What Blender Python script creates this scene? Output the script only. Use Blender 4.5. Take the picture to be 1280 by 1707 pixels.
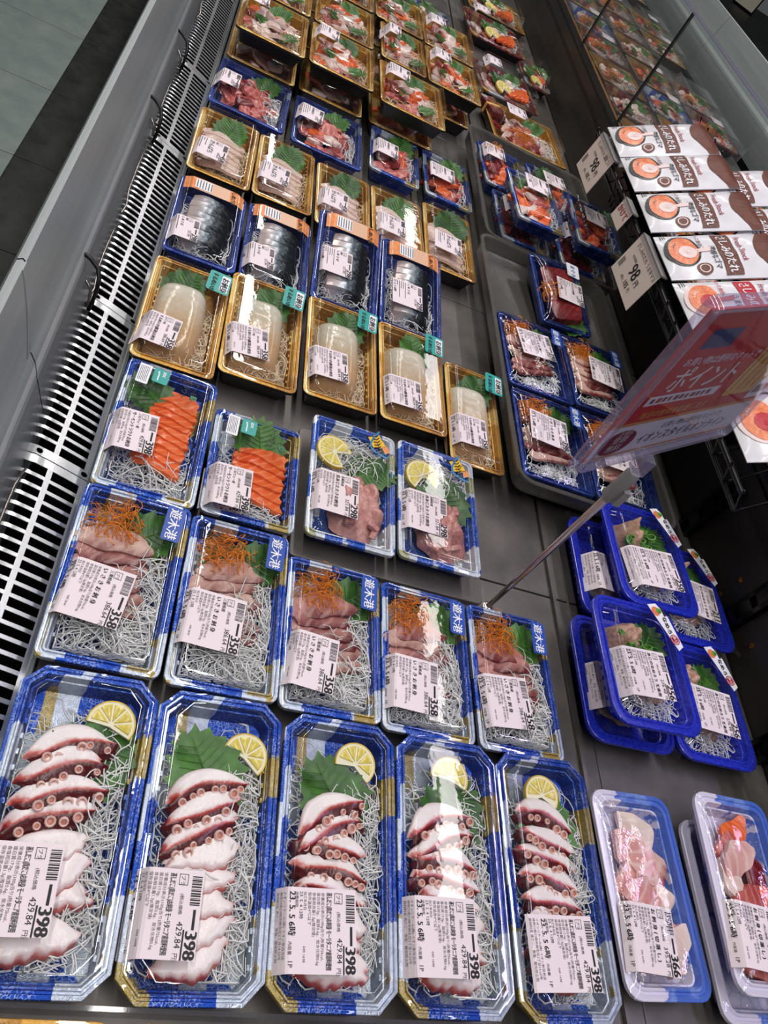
import bpy, bmesh, math, random
from mathutils import Vector, Matrix, Euler
PI = math.pi
for o in list(bpy.data.objects): bpy.data.objects.remove(o)
SC = bpy.context.scene
COL = SC.collection

# ------------------------------------------------------------------ camera
cam = bpy.data.cameras.new('camera'); CAM = bpy.data.objects.new('camera', cam); COL.objects.link(CAM)
RX = Vector((0.90070595, -0.00885891, 0.43433893))      # image right
RY = Vector((0.26700965, -0.77736907, -0.56956401))     # image down
RZ = Vector((0.34268737, 0.62898239, -0.69781554))      # view direction
m = Matrix.Identity(4)
for i in range(3): m[i][0] = RX[i]; m[i][1] = -RY[i]; m[i][2] = -RZ[i]
m[2][3] = 0.65
CAM.matrix_world = m
cam.sensor_fit = 'AUTO'; cam.sensor_width = 36.0; cam.lens = 36.0*1278/1707
cam.clip_start = 0.01; cam.clip_end = 60
SC.camera = CAM

# ------------------------------------------------------------------ world, lamps, exposure
w = bpy.data.worlds.new('World'); SC.world = w; w.use_nodes = True
w.node_tree.nodes['Background'].inputs[0].default_value = (0.80, 0.86, 0.90, 1)
w.node_tree.nodes['Background'].inputs[1].default_value = 0.12
SC.view_settings.view_transform = 'Standard'; SC.view_settings.look = 'None'
SC.view_settings.exposure = -0.55; SC.view_settings.gamma = 1.0; SC.view_settings.use_curve_mapping = False
def lamp(name, loc, sx, sy, power, col=(1, 1, 1)):
    l = bpy.data.lights.new(name, 'AREA'); l.shape = 'RECTANGLE'; l.size = sx; l.size_y = sy; l.energy = power; l.color = col
    o = bpy.data.objects.new(name, l); COL.objects.link(o); o.location = loc; return o
# ceiling strip fittings of the shop, all above and outside the picture
for k in range(4):
    lamp('ceiling_strip_aisle_%d_offscreen' % (k+1), (-0.55, -0.6+k*1.75, 2.1), 0.09, 1.6, 17, (1.0, 0.97, 0.93))
    lamp('ceiling_strip_case_%d_offscreen' % (k+1), (0.42, -0.2+k*1.75, 2.1), 0.09, 1.6, 17, (1.0, 0.97, 0.93))
    lamp('ceiling_strip_rear_%d_offscreen' % (k+1), (1.55, -0.6+k*1.75, 2.1), 0.09, 1.6, 8, (1.0, 0.95, 0.94))
lamp('ceiling_strip_violet_offscreen', (1.80, 0.45, 2.1), 0.07, 1.4, 17, (0.66, 0.56, 1.0))   # its violet glare lies on the trimmings trays

# ------------------------------------------------------------------ materials
def lin(c): return tuple((v/255/12.92) if v/255 <= 0.04045 else ((v/255+0.055)/1.055)**2.4 for v in c)
MATS = {}
class NT:
    def __init__(s, name):
        s.m = bpy.data.materials.new(name); s.m.use_nodes = True; s.t = s.m.node_tree; s.n = s.t.nodes
        s.b = s.n['Principled BSDF']; s.out = s.n['Material Output']
    def add(s, typ, **kw):
        n = s.n.new(typ)
        for k, v in kw.items(): setattr(n, k, v)
        return n
    def link(s, a, b): s.t.links.new(a, b)
    def ramp(s, fac, stops, const=False):
        r = s.add('ShaderNodeValToRGB'); e = r.color_ramp.elements
        if const: r.color_ramp.interpolation = 'CONSTANT'
        while len(e) < len(stops): e.new(0.5)
        for i, (p, c) in enumerate(stops): e[i].position = p; e[i].color = tuple(c)+(1,)
        s.link(fac, r.inputs[0]); return r.outputs[0]
    def noise(s, scale, detail=3, rough=0.5, coord='Object'):
        c = s.add('ShaderNodeTexCoord'); n = s.add('ShaderNodeTexNoise'); n.inputs['Scale'].default_value = scale
        n.inputs['Detail'].default_value = detail; n.inputs['Roughness'].default_value = rough
        s.link(c.outputs[coord], n.inputs['Vector']); return n
    def bump(s, h, strength, dist=0.001):
        b = s.add('ShaderNodeBump'); b.inputs['Strength'].default_value = strength; b.inputs['Distance'].default_value = dist
        s.link(h, b.inputs['Height']); s.link(b.outputs[0], s.b.inputs['Normal'])
    def mix(s, fac, a, b):
        x = s.add('ShaderNodeMix', data_type='RGBA')
        if isinstance(fac, (int, float)): x.inputs[0].default_value = fac
        else: s.link(fac, x.inputs[0])
        for v, i in ((a, 6), (b, 7)):
            if isinstance(v, tuple): x.inputs[i].default_value = v+(1,)
            else: s.link(v, x.inputs[i])
        return x.outputs[2]
def mat(name, rgb, rough=0.5, metal=0.0, rgb2=None, nscale=60, bump=None, spec=0.5, coat=0.0, sss=0.0, stops=None):
    if name in MATS: return MATS[name]
    t = NT(name); b = t.b
    b.inputs['Roughness'].default_value = rough; b.inputs['Metallic'].default_value = metal
    b.inputs['Specular IOR Level'].default_value = spec; b.inputs['Coat Weight'].default_value = coat
    b.inputs['Coat Roughness'].default_value = 0.08
    if sss: b.inputs['Subsurface Weight'].default_value = sss; b.inputs['Subsurface Radius'].default_value = (1, 0.5, 0.35); b.inputs['Subsurface Scale'].default_value = 0.004
    if rgb2:
        n = t.noise(nscale)
        t.link(t.ramp(n.outputs['Fac'], stops and [(p, lin(c)) for p, c in stops] or [(0.38, lin(rgb)), (0.66, lin(rgb2))]), b.inputs['Base Color'])
    else: b.inputs['Base Color'].default_value = lin(rgb)+(1,)
    if bump:
        n = t.noise(bump[0], 4); t.bump(n.outputs['Fac'], bump[1])
    MATS[name] = t.m; return t.m
def clear(name, tint=(1, 1, 1), rough=0.04, bump=None, f0=0.045, haze=0.0, hcol=(1, 1, 1)):
    """thin clear plastic: transparent with a Schlick reflection (and a little milky haze)"""
    if name in MATS: return MATS[name]
    t = NT(name); t.n.remove(t.b)
    tr = t.add('ShaderNodeBsdfTransparent'); tr.inputs[0].default_value = tint+(1,)
    gl = t.add('ShaderNodeBsdfGlossy'); gl.inputs['Roughness'].default_value = rough
    g = t.add('ShaderNodeNewGeometry'); dt = t.add('ShaderNodeVectorMath', operation='DOT_PRODUCT')
    t.link(g.outputs['Normal'], dt.inputs[0]); t.link(g.outputs['Incoming'], dt.inputs[1])
    a = t.add('ShaderNodeMath', operation='ABSOLUTE'); t.link(dt.outputs['Value'], a.inputs[0])
    s = t.add('ShaderNodeMath', operation='SUBTRACT'); s.inputs[0].default_value = 1; t.link(a.outputs[0], s.inputs[1])
    p = t.add('ShaderNodeMath', operation='POWER'); t.link(s.outputs[0], p.inputs[0]); p.inputs[1].default_value = 5
    ma = t.add('ShaderNodeMath', operation='MULTIPLY_ADD'); t.link(p.outputs[0], ma.inputs[0]); ma.inputs[1].default_value = 0.8; ma.inputs[2].default_value = f0
    base = tr.outputs[0]
    if haze:
        d = t.add('ShaderNodeBsdfDiffuse'); d.inputs[0].default_value = lin(hcol)+(1,)
        mh = t.add('ShaderNodeMixShader'); mh.inputs[0].default_value = haze; t.link(base, mh.inputs[1]); t.link(d.outputs[0], mh.inputs[2]); base = mh.outputs[0]
    mx = t.add('ShaderNodeMixShader'); t.link(ma.outputs[0], mx.inputs[0]); t.link(base, mx.inputs[1]); t.link(gl.outputs[0], mx.inputs[2])
    t.link(mx.outputs[0], t.out.inputs[0])
    if bump:
        n = t.noise(bump[0], 3); b = t.add('ShaderNodeBump'); b.inputs['Strength'].default_value = bump[1]; b.inputs['Distance'].default_value = 0.002
        t.link(n.outputs['Fac'], b.inputs['Height']); t.link(b.outputs[0], gl.inputs['Normal'])
    MATS[name] = t.m; return t.m
def foil(name, base, patch1, patch2, t1, t2, scale, metal=0.7, rough=0.22, crinkle=0.6, lines=0.5, lcol=(205, 218, 240)):
    """glossy printed foil tray: base colour with squarish patches of two other foils, fine pressed pattern"""
    t = NT(name); b = t.b
    c = t.add('ShaderNodeTexCoord'); mp = t.add('ShaderNodeMapping'); mp.inputs['Scale'].default_value = (1.0, 0.55, 0.2)
    t.link(c.outputs['Object'], mp.inputs[0])
    v = t.add('ShaderNodeTexVoronoi', distance='CHEBYCHEV'); v.inputs['Scale'].default_value = scale; v.inputs['Randomness'].default_value = 0.55
    t.link(mp.outputs[0], v.inputs['Vector'])
    sp = t.add('ShaderNodeSeparateColor'); t.link(v.outputs['Color'], sp.inputs[0])
    col = t.ramp(sp.outputs[0], [(0.0, lin(base)), (t1, lin(patch1)), (t2, lin(patch2))], True)
    v2 = t.add('ShaderNodeTexVoronoi', feature='DISTANCE_TO_EDGE'); v2.inputs['Scale'].default_value = 330; t.link(c.outputs['Object'], v2.inputs['Vector'])
    n3 = t.noise(60, 2); lf = t.ramp(v2.outputs['Distance'], [(0.02, (lines,)*3), (0.10, (0, 0, 0))])
    nf = t.ramp(n3.outputs['Fac'], [(0.38, (0, 0, 0)), (0.56, (1, 1, 1))])
    ml = t.add('ShaderNodeMath', operation='MULTIPLY'); t.link(lf, ml.inputs[0]); t.link(nf, ml.inputs[1])
    col = t.mix(ml.outputs[0], col, lin(lcol))
    n2 = t.noise(240, 2); f = t.ramp(n2.outputs['Fac'], [(0.35, (0.8, 0.8, 0.8)), (0.7, (1.05, 1.05, 1.05))])
    mu = t.add('ShaderNodeMix', data_type='RGBA', blend_type='MULTIPLY'); mu.inputs[0].default_value = 1
    t.link(col, mu.inputs[6]); t.link(f, mu.inputs[7]); t.link(mu.outputs[2], b.inputs['Base Color'])
    b.inputs['Metallic'].default_value = metal; b.inputs['Roughness'].default_value = rough
    n = t.noise(900, 3); t.bump(n.outputs['Fac'], crinkle, 0.0012)
    MATS[name] = t.m; return t.m
def flesh(name, a, b_, edge=None, stripes=None, nscale=90, rough=0.28, axis=1, e0=0.05, e1=0.4, sss=0.0):
    """cut fish: two-tone noise, optional dark edge along one side, optional pale grain lines"""
    t = NT(name); b = t.b
    n = t.noise(nscale, 3)
    oi = t.add('ShaderNodeObjectInfo')
    ad = t.add('ShaderNodeMath', operation='MULTIPLY_ADD'); t.link(oi.outputs['Random'], ad.inputs[0]); ad.inputs[1].default_value = 0.3; t.link(n.outputs['Fac'], ad.inputs[2])
    col = t.ramp(ad.outputs[0], [(0.42, lin(a)), (0.88, lin(b_))])
    if edge:
        c = t.add('ShaderNodeTexCoord'); sx = t.add('ShaderNodeSeparateXYZ'); t.link(c.outputs['Generated'], sx.inputs[0])
        n3 = t.noise(120, 2); m1 = t.add('ShaderNodeMath', operation='MULTIPLY_ADD'); t.link(n3.outputs['Fac'], m1.inputs[0]); m1.inputs[1].default_value = 0.45; t.link(sx.outputs[axis], m1.inputs[2])
        f = t.ramp(m1.outputs[0], [(e0+0.2, (1, 1, 1)), (e1+0.2, (0, 0, 0))]); col = t.mix(f, col, lin(edge))
    if stripes:
        c = t.add('ShaderNodeTexCoord'); wv = t.add('ShaderNodeTexWave'); wv.inputs['Scale'].default_value = stripes[1]; wv.inputs['Distortion'].default_value = 3.5; wv.inputs['Detail'].default_value = 2; wv.inputs['Detail Scale'].default_value = 1.5
        mp = t.add('ShaderNodeMapping'); mp.inputs['Rotation'].default_value = (0, 0, 0.7); t.link(c.outputs['Object'], mp.inputs[0]); t.link(mp.outputs[0], wv.inputs['Vector'])
        f = t.ramp(wv.outputs['Fac'], [(0.72, (0, 0, 0)), (0.98, (stripes[2],)*3)]); col = t.mix(f, col, lin(stripes[0]))
    t.link(col, b.inputs['Base Color']); b.inputs['Roughness'].default_value = rough; b.inputs['Specular IOR Level'].default_value = 0.55
    if sss: b.inputs['Subsurface Weight'].default_value = sss; b.inputs['Subsurface Radius'].default_value = (1, 0.55, 0.4); b.inputs['Subsurface Scale'].default_value = 0.004
    n4 = t.noise(260, 3); t.bump(n4.outputs['Fac'], 0.25, 0.001)
    MATS[name] = t.m; return t.m

foil('foil_blue', (20, 74, 180), (206, 216, 230), (176, 154, 80), 0.58, 0.88, 44)
foil('foil_blue_white', (30, 88, 196), (224, 230, 238), (176, 176, 130), 0.52, 0.92, 48, 0.45, 0.28)
foil('foil_blue_dark', (24, 52, 140), (50, 78, 168), (150, 165, 190), 0.7, 0.95, 40, 0.6, 0.24, 0.5, 0.25)
foil('foil_gold', (212, 158, 66), (236, 200, 124), (176, 124, 52), 0.55, 0.85, 36, 0.5, 0.26, 0.4, 0.25, (245, 225, 170))
foil('foil_red', (150, 24, 24), (200, 150, 70), (215, 215, 220), 0.6, 0.8, 60)
def foam_mat(name, shift, line):
    t = NT(name); c = t.add('ShaderNodeTexCoord'); sx = t.add('ShaderNodeSeparateXYZ'); t.link(c.outputs['Object'], sx.inputs[0])
    n = t.noise(22, 4, .6); a = t.add('ShaderNodeMath', operation='MULTIPLY_ADD'); t.link(sx.outputs[0], a.inputs[0]); a.inputs[1].default_value = 5.0; t.link(n.outputs['Fac'], a.inputs[2])
    wv = t.add('ShaderNodeTexVoronoi', feature='DISTANCE_TO_EDGE'); wv.inputs['Scale'].default_value = 75; t.link(c.outputs['Object'], wv.inputs['Vector'])
    lf = t.ramp(wv.outputs['Distance'], [(0.02, (line,)*3), (0.05, (0, 0, 0))])
    base = t.ramp(a.outputs[0], [(shift, lin((230, 224, 244))), (shift+.03, lin((88, 120, 214))), (shift+.10, lin((128, 156, 226))), (shift+.2, lin((78, 112, 206)))])
    t.link(t.mix(lf, base, lin((120, 150, 220))), t.b.inputs['Base Color']); t.b.inputs['Roughness'].default_value = .3; t.b.inputs['Coat Weight'].default_value = .3; MATS[name] = t.m
foam_mat('foam_white', .60, .5); foam_mat('foam_blue', .40, .0)
mat('plastic_cobalt', (22, 34, 178), 0.22, 0, (40, 60, 205), 260, (420, 0.3), 0.6, 0.3)
mat('black_plastic', (14, 14, 15), 0.3)
mat('tray_black', (20, 19, 18), 0.35)
clear('lid_clear', (0.985, 0.99, 0.995), 0.03, (30, 0.10), 0.06, 0.006, (225, 228, 235))
clear('film_clear', (0.98, 0.985, 0.99), 0.05, (70, 0.5), 0.06, 0.008)
clear('acrylic', (0.94, 0.95, 0.96), 0.05, None, 0.06, 0.05, (200, 200, 215))
clear('acrylic_frame', (0.86, 0.85, 0.93), 0.06, (60, 0.1), 0.10, 0.16, (214, 208, 235))
clear('smoke_plastic', (0.70, 0.69, 0.67), 0.18, (70, 0.1), 0.06, 0.22, (150, 146, 140))
clear('glass_pane', (0.93, 0.95, 0.94), 0.01, None, 0.05, 0.015, (200, 210, 220))
mat('paper', (240, 226, 232), 0.55)
mat('ink', (22, 20, 22), 0.6)
mat('ink_grey', (92, 88, 92), 0.6)
mat('sticker_blue', (24, 74, 172), 0.35); mat('sticker_white', (240, 240, 246), 0.4); mat('sticker_teal', (26, 160, 152), 0.35)
mat('sticker_orange', (226, 122, 44), 0.35, 0.1, (240, 160, 100), 50); mat('sticker_red', (178, 22, 48), 0.4); mat('sticker_yellow', (240, 190, 40), 0.4)
mat('band_beige', (224, 178, 146), 0.35); mat('sticker_sky', (70, 150, 215), 0.4); mat('sticker_green', (40, 110, 70), 0.4)
def shred_mat(name, rgb):
    t = NT(name); t.b.inputs['Base Color'].default_value = lin(rgb)+(1,); t.b.inputs['Roughness'].default_value = 0.25
    tl = t.add('ShaderNodeBsdfTranslucent'); tl.inputs[0].default_value = lin(rgb)+(1,)
    mx = t.add('ShaderNodeMixShader'); mx.inputs[0].default_value = 0.12; t.link(t.b.outputs[0], mx.inputs[1]); t.link(tl.outputs[0], mx.inputs[2]); t.link(mx.outputs[0], t.out.inputs[0]); MATS[name] = t.m
shred_mat('daikon', (255, 255, 253))
shred_mat('daikon_gold', (252, 232, 200))
shred_mat('carrot', (250, 150, 40))
flesh('shiso', (28, 70, 18), (72, 128, 38), None, None, 70, 0.36)
mat('shiso_vein', (78, 128, 50), 0.4)
flesh('oct_flesh', (240, 218, 216), (252, 242, 238), None, None, 70, 0.22)
flesh('oct_skin', (84, 14, 18), (176, 52, 46), None, None, 110, 0.16)
flesh('oct_edge', (140, 70, 78), (190, 120, 124), None, None, 110, 0.2)
mat('sucker', (236, 190, 178), 0.2, 0, (250, 222, 214), 300); mat('sucker_core', (205, 140, 122), 0.25); mat('sucker_rim', (150, 44, 42), 0.2)
mat('lemon_rind', (232, 196, 60), 0.35, 0, (244, 212, 90), 200, (300, 0.3)); mat('lemon_pith', (244, 238, 206), 0.45); mat('lemon_pulp', (226, 204, 84), 0.18, 0, (240, 224, 130), 220)
flesh('isaki', (178, 126, 114), (208, 170, 154), (112, 34, 40), ((226, 190, 178), 22, 0.25), 70, 0.25, 1, 0.0, 0.45)
flesh('isaki_pink', (152, 86, 84), (192, 132, 122), (104, 28, 36), ((226, 190, 178), 22, 0.25), 70, 0.25, 1, 0.1, 0.5)
flesh('buri', (214, 168, 156), (236, 206, 192), (146, 28, 34), None, 60, 0.25, 1, 0.05, 0.36)
flesh('salmon', (226, 84, 36), (240, 112, 56), None, ((250, 150, 96), 34, 0.55), 50, 0.2)
flesh('pink_fish', (222, 150, 146), (242, 204, 196), None, ((252, 232, 226), 24, 0.4), 45, 0.18)
flesh('tuna', (96, 16, 24), (142, 38, 42), None, ((180, 90, 90), 30, 0.22), 60, 0.25)
flesh('tuna_pink', (180, 76, 74), (216, 124, 114), None, ((240, 190, 180), 30, 0.3), 60, 0.25)
flesh('white_fish', (226, 194, 184), (240, 218, 208), None, ((250, 240, 234), 26, 0.3), 60, 0.22)
flesh('hirame', (222, 190, 174), (238, 214, 198), (160, 100, 96), ((246, 230, 220), 50, 0.4), 50, 0.22, 0, -0.15, 0.3)
flesh('squid', (200, 196, 176), (220, 212, 194), (198, 162, 120), None, 24, 0.10, 1, .30, .80)
flesh('mince', (176, 112, 108), (214, 158, 148), None, None, 240, 0.25)
flesh('mince_brown', (176, 132, 112), (214, 176, 150), None, None, 240, 0.3)
mat('scallion', (70, 130, 40), 0.35, 0, (120, 180, 80), 120)
def octopus_mat():
    t = NT('octopus'); b = t.b
    at_ = t.add('ShaderNodeAttribute', attribute_name='pigment'); n = t.noise(170, 4)
    m1 = t.add('ShaderNodeMath', operation='MULTIPLY_ADD'); t.link(n.outputs['Fac'], m1.inputs[0]); m1.inputs[1].default_value = 0.36; t.link(at_.outputs['Fac'], m1.inputs[2])
    t.link(t.ramp(m1.outputs[0], [(0.22, lin((250, 240, 238))), (0.42, lin((236, 208, 206))), (0.56, lin((206, 108, 100))), (0.74, lin((160, 40, 38))), (1.0, lin((84, 12, 18)))]), b.inputs['Base Color'])
    b.inputs['Roughness'].default_value = 0.2; b.inputs['Specular IOR Level'].default_value = 0.6
    n2 = t.noise(420, 3); t.bump(n2.outputs['Fac'], 0.3, 0.001); MATS['octopus'] = t.m
octopus_mat()
def mackerel_mat():
    t = NT('mackerel'); b = t.b
    c = t.add('ShaderNodeTexCoord'); sx = t.add('ShaderNodeSeparateXYZ'); t.link(c.outputs['Generated'], sx.inputs[0])
    n = t.noise(150, 3); m1 = t.add('ShaderNodeMath', operation='MULTIPLY_ADD'); t.link(n.outputs['Fac'], m1.inputs[0]); m1.inputs[1].default_value = 0.5; t.link(sx.outputs[0], m1.inputs[2])
    t.link(t.ramp(m1.outputs[0], [(0.35, lin((225, 205, 200))), (0.58, lin((196, 200, 206))), (0.78, lin((96, 108, 118))), (0.92, lin((24, 30, 36)))]), b.inputs['Base Color'])
    b.inputs['Metallic'].default_value = 0.4; b.inputs['Roughness'].default_value = 0.26
    n2 = t.noise(300, 2); t.bump(n2.outputs['Fac'], 0.2, 0.001); MATS['mackerel'] = t.m
mackerel_mat()
def steel(name, a, b_, rough, metal, stretch=(2, 60, 2), bs=0.1):
    t = NT(name); b = t.b
    c = t.add('ShaderNodeTexCoord'); mp = t.add('ShaderNodeMapping'); mp.inputs['Scale'].default_value = stretch; t.link(c.outputs['Object'], mp.inputs[0])
    n = t.add('ShaderNodeTexNoise'); n.inputs['Scale'].default_value = 3; n.inputs['Detail'].default_value = 5; t.link(mp.outputs[0], n.inputs['Vector'])
    t.link(t.ramp(n.outputs['Fac'], [(0.3, lin(a)), (0.7, lin(b_))]), b.inputs['Base Color'])
    b.inputs['Roughness'].default_value = rough; b.inputs['Metallic'].default_value = metal
    t.bump(n.outputs['Fac'], bs, 0.001); MATS[name] = t.m
steel('deck_steel', (92, 88, 86), (122, 116, 112), 0.42, 0.55, (6, 6, 2), 0.03)
steel('grille_steel', (214, 218, 222), (246, 248, 250), 0.24, 0.8, (8, 3, 2), 0.008)
steel('rail_grey', (144, 156, 156), (158, 169, 169), 0.42, 0.15, (20, 0.6, 20), 0.02)
steel('rail_trim', (112, 118, 120), (126, 132, 132), 0.38, 0.15, (20, 0.6, 20), 0.02)
steel('rail_highlight', (196, 204, 204), (212, 218, 218), 0.3, 0.2, (20, 0.6, 20), 0.02)  # lighter rail grey: highlight lines painted along the rail's round lip and top edge
steel('chrome', (176, 166, 160), (215, 206, 200), 0.18, 0.95, (3, 3, 1), 0.02)
mat('ceiling_grey', (96, 98, 98), 0.8); mat('rail_body', (70, 74, 74), 0.5); mat('duct_grey', (74, 75, 77), 0.6)  # ceiling tone darkened to weaken its reflection in the lids
mat('dark_panel', (40, 36, 33), 0.5, 0.1, (52, 47, 43), 9); mat('black_metal', (11, 11, 12), 0.32, 0.2)
mat('wood_amber', (150, 92, 34), 0.45, 0, (178, 116, 50), 30); mat('grey_plastic', (142, 140, 140), 0.4); mat('brass', (170, 110, 50), 0.3, 0.9)
mat('pouch_white', (226, 224, 230), 0.28, 0, (238, 236, 242), 30, (60, 0.25), 0.5, 0.3); mat('pouch_brown', (92, 44, 30), 0.4, 0, (112, 58, 42), 160); mat('pouch_maroon', (150, 22, 52), 0.4)
mat('pouch_red', (190, 24, 44), 0.35); mat('bowl_dark', (26, 30, 40), 0.3); mat('bowl_orange', (226, 112, 66), 0.3, 0, (240, 150, 104), 160); mat('bowl_pale', (238, 214, 212), 0.3)
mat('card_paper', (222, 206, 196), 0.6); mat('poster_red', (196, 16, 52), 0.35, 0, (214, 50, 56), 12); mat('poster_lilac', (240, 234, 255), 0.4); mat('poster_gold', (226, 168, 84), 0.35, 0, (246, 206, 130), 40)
mat('poster_orange', (220, 150, 90), 0.4); mat('poster_blue', (52, 70, 130), 0.4); mat('poster_maroon', (140, 20, 70), 0.4)
mat('card_beige', (214, 210, 190), 0.6)

# ------------------------------------------------------------------ mesh builder
class MB:
    def __init__(s): s.v = []; s.f = []; s.mi = []; s.mats = []
    def mid(s, name):
        if name not in s.mats: s.mats.append(name)
        return s.mats.index(name)
    def face(s, idx, m): s.f.append(tuple(idx)); s.mi.append(m)
    def box(s, a, b, mat_):
        m = s.mid(mat_); k = len(s.v)
        for z in (a[2], b[2]):
            for x, y in ((a[0], a[1]), (b[0], a[1]), (b[0], b[1]), (a[0], b[1])): s.v.append((x, y, z))
        for q in ((3, 2, 1, 0), (4, 5, 6, 7), (0, 1, 5, 4), (1, 2, 6, 5), (2, 3, 7, 6), (3, 0, 4, 7)): s.face([k+i for i in q], m)
    def loft(s, rings, mat_, cap0=True, cap1=True, closed=True, mats=None):
        k = len(s.v); n = len(rings[0]); m = s.mid(mat_)
        for r in rings: s.v += [tuple(p) for p in r]
        for i in range(len(rings)-1):
            mm = s.mid(mats[i]) if mats else m
            for j in range(n if closed else n-1):
                a = k+i*n+j; b = k+i*n+(j+1) % n; s.face((a, b, b+n, a+n), mm)
        if cap0: s.face([k+j for j in range(n)][::-1], s.mid(mats[0]) if mats else m)
        if cap1: s.face([k+(len(rings)-1)*n+j for j in range(n)], s.mid(mats[-1]) if mats else m)
    def tube(s, pts, r, mat_, n=6, cap=True):
        pts = [Vector(p) for p in pts]; rings = []; up = Vector((0.13, 0.21, 0.97))
        for i, p in enumerate(pts):
            d = (pts[min(i+1, len(pts)-1)]-pts[max(i-1, 0)]).normalized()
            a = d.cross(up)
            if a.length < 0.05: a = d.cross(Vector((1, 0, 0)))
            a.normalize(); b = a.cross(d); rr = r[i] if isinstance(r, (list, tuple)) else r
            rings.append([p+rr*(math.cos(2*PI*j/n)*a+math.sin(2*PI*j/n)*b) for j in range(n)])
        s.loft(rings, mat_, cap, cap)
    def poly(s, pts, mat_):
        k = len(s.v); s.v += [tuple(p) for p in pts]; s.face(range(k, k+len(pts)), s.mid(mat_))
    def grid(s, nx, ny, fn, mat_, mfn=None):
        k = len(s.v)
        for j in range(ny+1):
            for i in range(nx+1): s.v.append(tuple(fn(i/nx, j/ny)))
        for j in range(ny):
            for i in range(nx):
                a = k+j*(nx+1)+i; s.face((a, a+1, a+nx+2, a+nx+1), s.mid(mfn((i+.5)/nx, (j+.5)/ny) if mfn else mat_))
    def raw(s, vs, fs, mat_):
        k = len(s.v); m = s.mid(mat_); s.v += vs
        for f in fs: s.face([k+i for i in f], m)
    def mesh(s, name, smooth=None):
        me = bpy.data.meshes.new(name); me.from_pydata(s.v, [], s.f)
        for x in s.mats: me.materials.append(MATS[x])
        me.polygons.foreach_set('material_index', s.mi)
        if smooth is not None:
            me.polygons.foreach_set('use_smooth', [True]*len(me.polygons)); me.set_sharp_from_angle(angle=smooth)
        me.update(); return me
def rrect(w, l, r, n=4, z=0.0, cx=0, cy=0):
    out = []
    for q, (sx, sy) in enumerate(((1, 1), (-1, 1), (-1, -1), (1, -1))):
        for i in range(n+1):
            a = PI/2*q+PI/2*i/n
            out.append((cx+sx*(w/2-r)+r*math.cos(a), cy+sy*(l/2-r)+r*math.sin(a), z))
    return out
CACHE = {}
def cached(key, fn):
    if key not in CACHE: CACHE[key] = fn()
    return CACHE[key]

# ------------------------------------------------------------------ objects
def obj(name, me, parent=None, loc=(0, 0, 0), rot=(0, 0, 0), sc=(1, 1, 1)):
    o = bpy.data.objects.new(name, me); COL.objects.link(o); o.parent = parent
    o.location = loc; o.rotation_euler = rot; o.scale = sc if isinstance(sc, tuple) else (sc,)*3
    return o
def thing(name, label, cat, loc=(0, 0, 0), rot=(0, 0, 0), group=None):
    o = obj(name, None, None, loc, rot); o.empty_display_size = 0.02
    o['label'] = label; o['category'] = cat
    if group: o['group'] = group
    return o

# ------------------------------------------------------------------ lettering
TX = {}
def prepare_text(strings):
    tmp = []
    for s in strings:
        c = bpy.data.curves.new('lettering', 'FONT'); c.body = s; c.size = 1; c.resolution_u = 2; c.fill_mode = 'FRONT'
        o = bpy.data.objects.new('lettering', c); COL.objects.link(o); tmp.append((s, o, c))
    bpy.context.view_layer.update(); dg = bpy.context.evaluated_depsgraph_get()
    for s, o, c in tmp:
        me = bpy.data.meshes.new_from_object(o.evaluated_get(dg))
        vs = [tuple(v.co) for v in me.vertices]; fs = [tuple(p.vertices) for p in me.polygons]
        TX[s] = (vs, fs, max([v[0] for v in vs] or [0])); bpy.data.meshes.remove(me)
    for s, o, c in tmp: bpy.data.objects.remove(o); bpy.data.curves.remove(c)
LABELS = {   # kind: (price, with tax, title, origin, code, spaced title?)
 'oct': ('398', '429.84', '蒸しだこ(真だこ)お刺身 モーリタニア産原料使用', '', '1698'),
 'isaki': ('358', '386.64', 'い さ き お 刺 身', '三重県産', '3644'),
 'kiri366': ('366', '395.28', 'お 刺 身 ( 切 落 し )', '', '5290'), 'kiri350': ('350', '378.00', 'お 刺 身 ( 切 落 し )', '', '5290'),
 'name256': ('256', '276.48', 'あじのなめろう 生食用', '', '8860'), 'name250': ('250', '270.00', 'あじのなめろう 生食用', '', '8860'), 'name211': ('211', '227.88', 'あじのなめろう 生食用', '', '8860'),
 'salmon': ('398', '429.84', 'サーモントラウトお刺身', 'ノルウェー産', '4417'),
 'aji': ('298', '321.84', '真あじたたきお刺身', '長崎県産', '3398'),
 'squid': ('358', '386.64', 'するめいか(解凍)お刺身', 'ロシア産', '2214'),
 'buri': ('398', '429.84', 'と び う お お 刺 身', '高知県産', '4120'),
 'saba': ('298', '321.84', 'し め さ ば', '国産', '6120'), 'gold': ('458', '494.64', 'かんぱち', '解凍', '7110'),
 'mori': ('498', '537.84', 'お刺身盛合せ', '', '7712'), 'maguro': ('598', '645.84', 'まぐろお刺身', '', '5512'),
}
FINE = ['栄養成分表示(100g当り)熱量75kcal、', '蛋白質17.0g、脂質0.6g、炭水化物0.6g', '食塩相当量1.3g(推定値)', '保存温度4℃以下', '加工年月日', '23. 5. 4 12時', '23. 5. 5 6時', '消費期限', '内容量', '1P',
        'イオンリテール(株) イオン新百合店', '神奈川県川崎市麻生区2丁目14-23号', '原材料名 真だこ、食塩、酸化防止剤', '(エリソルビン酸Na、ビタミンC)', 'pH調整剤、ミョウバン', '(税込価格', '円)', 'プラ', '外装', '本体価格(税別)', '2743000703981']
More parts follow.
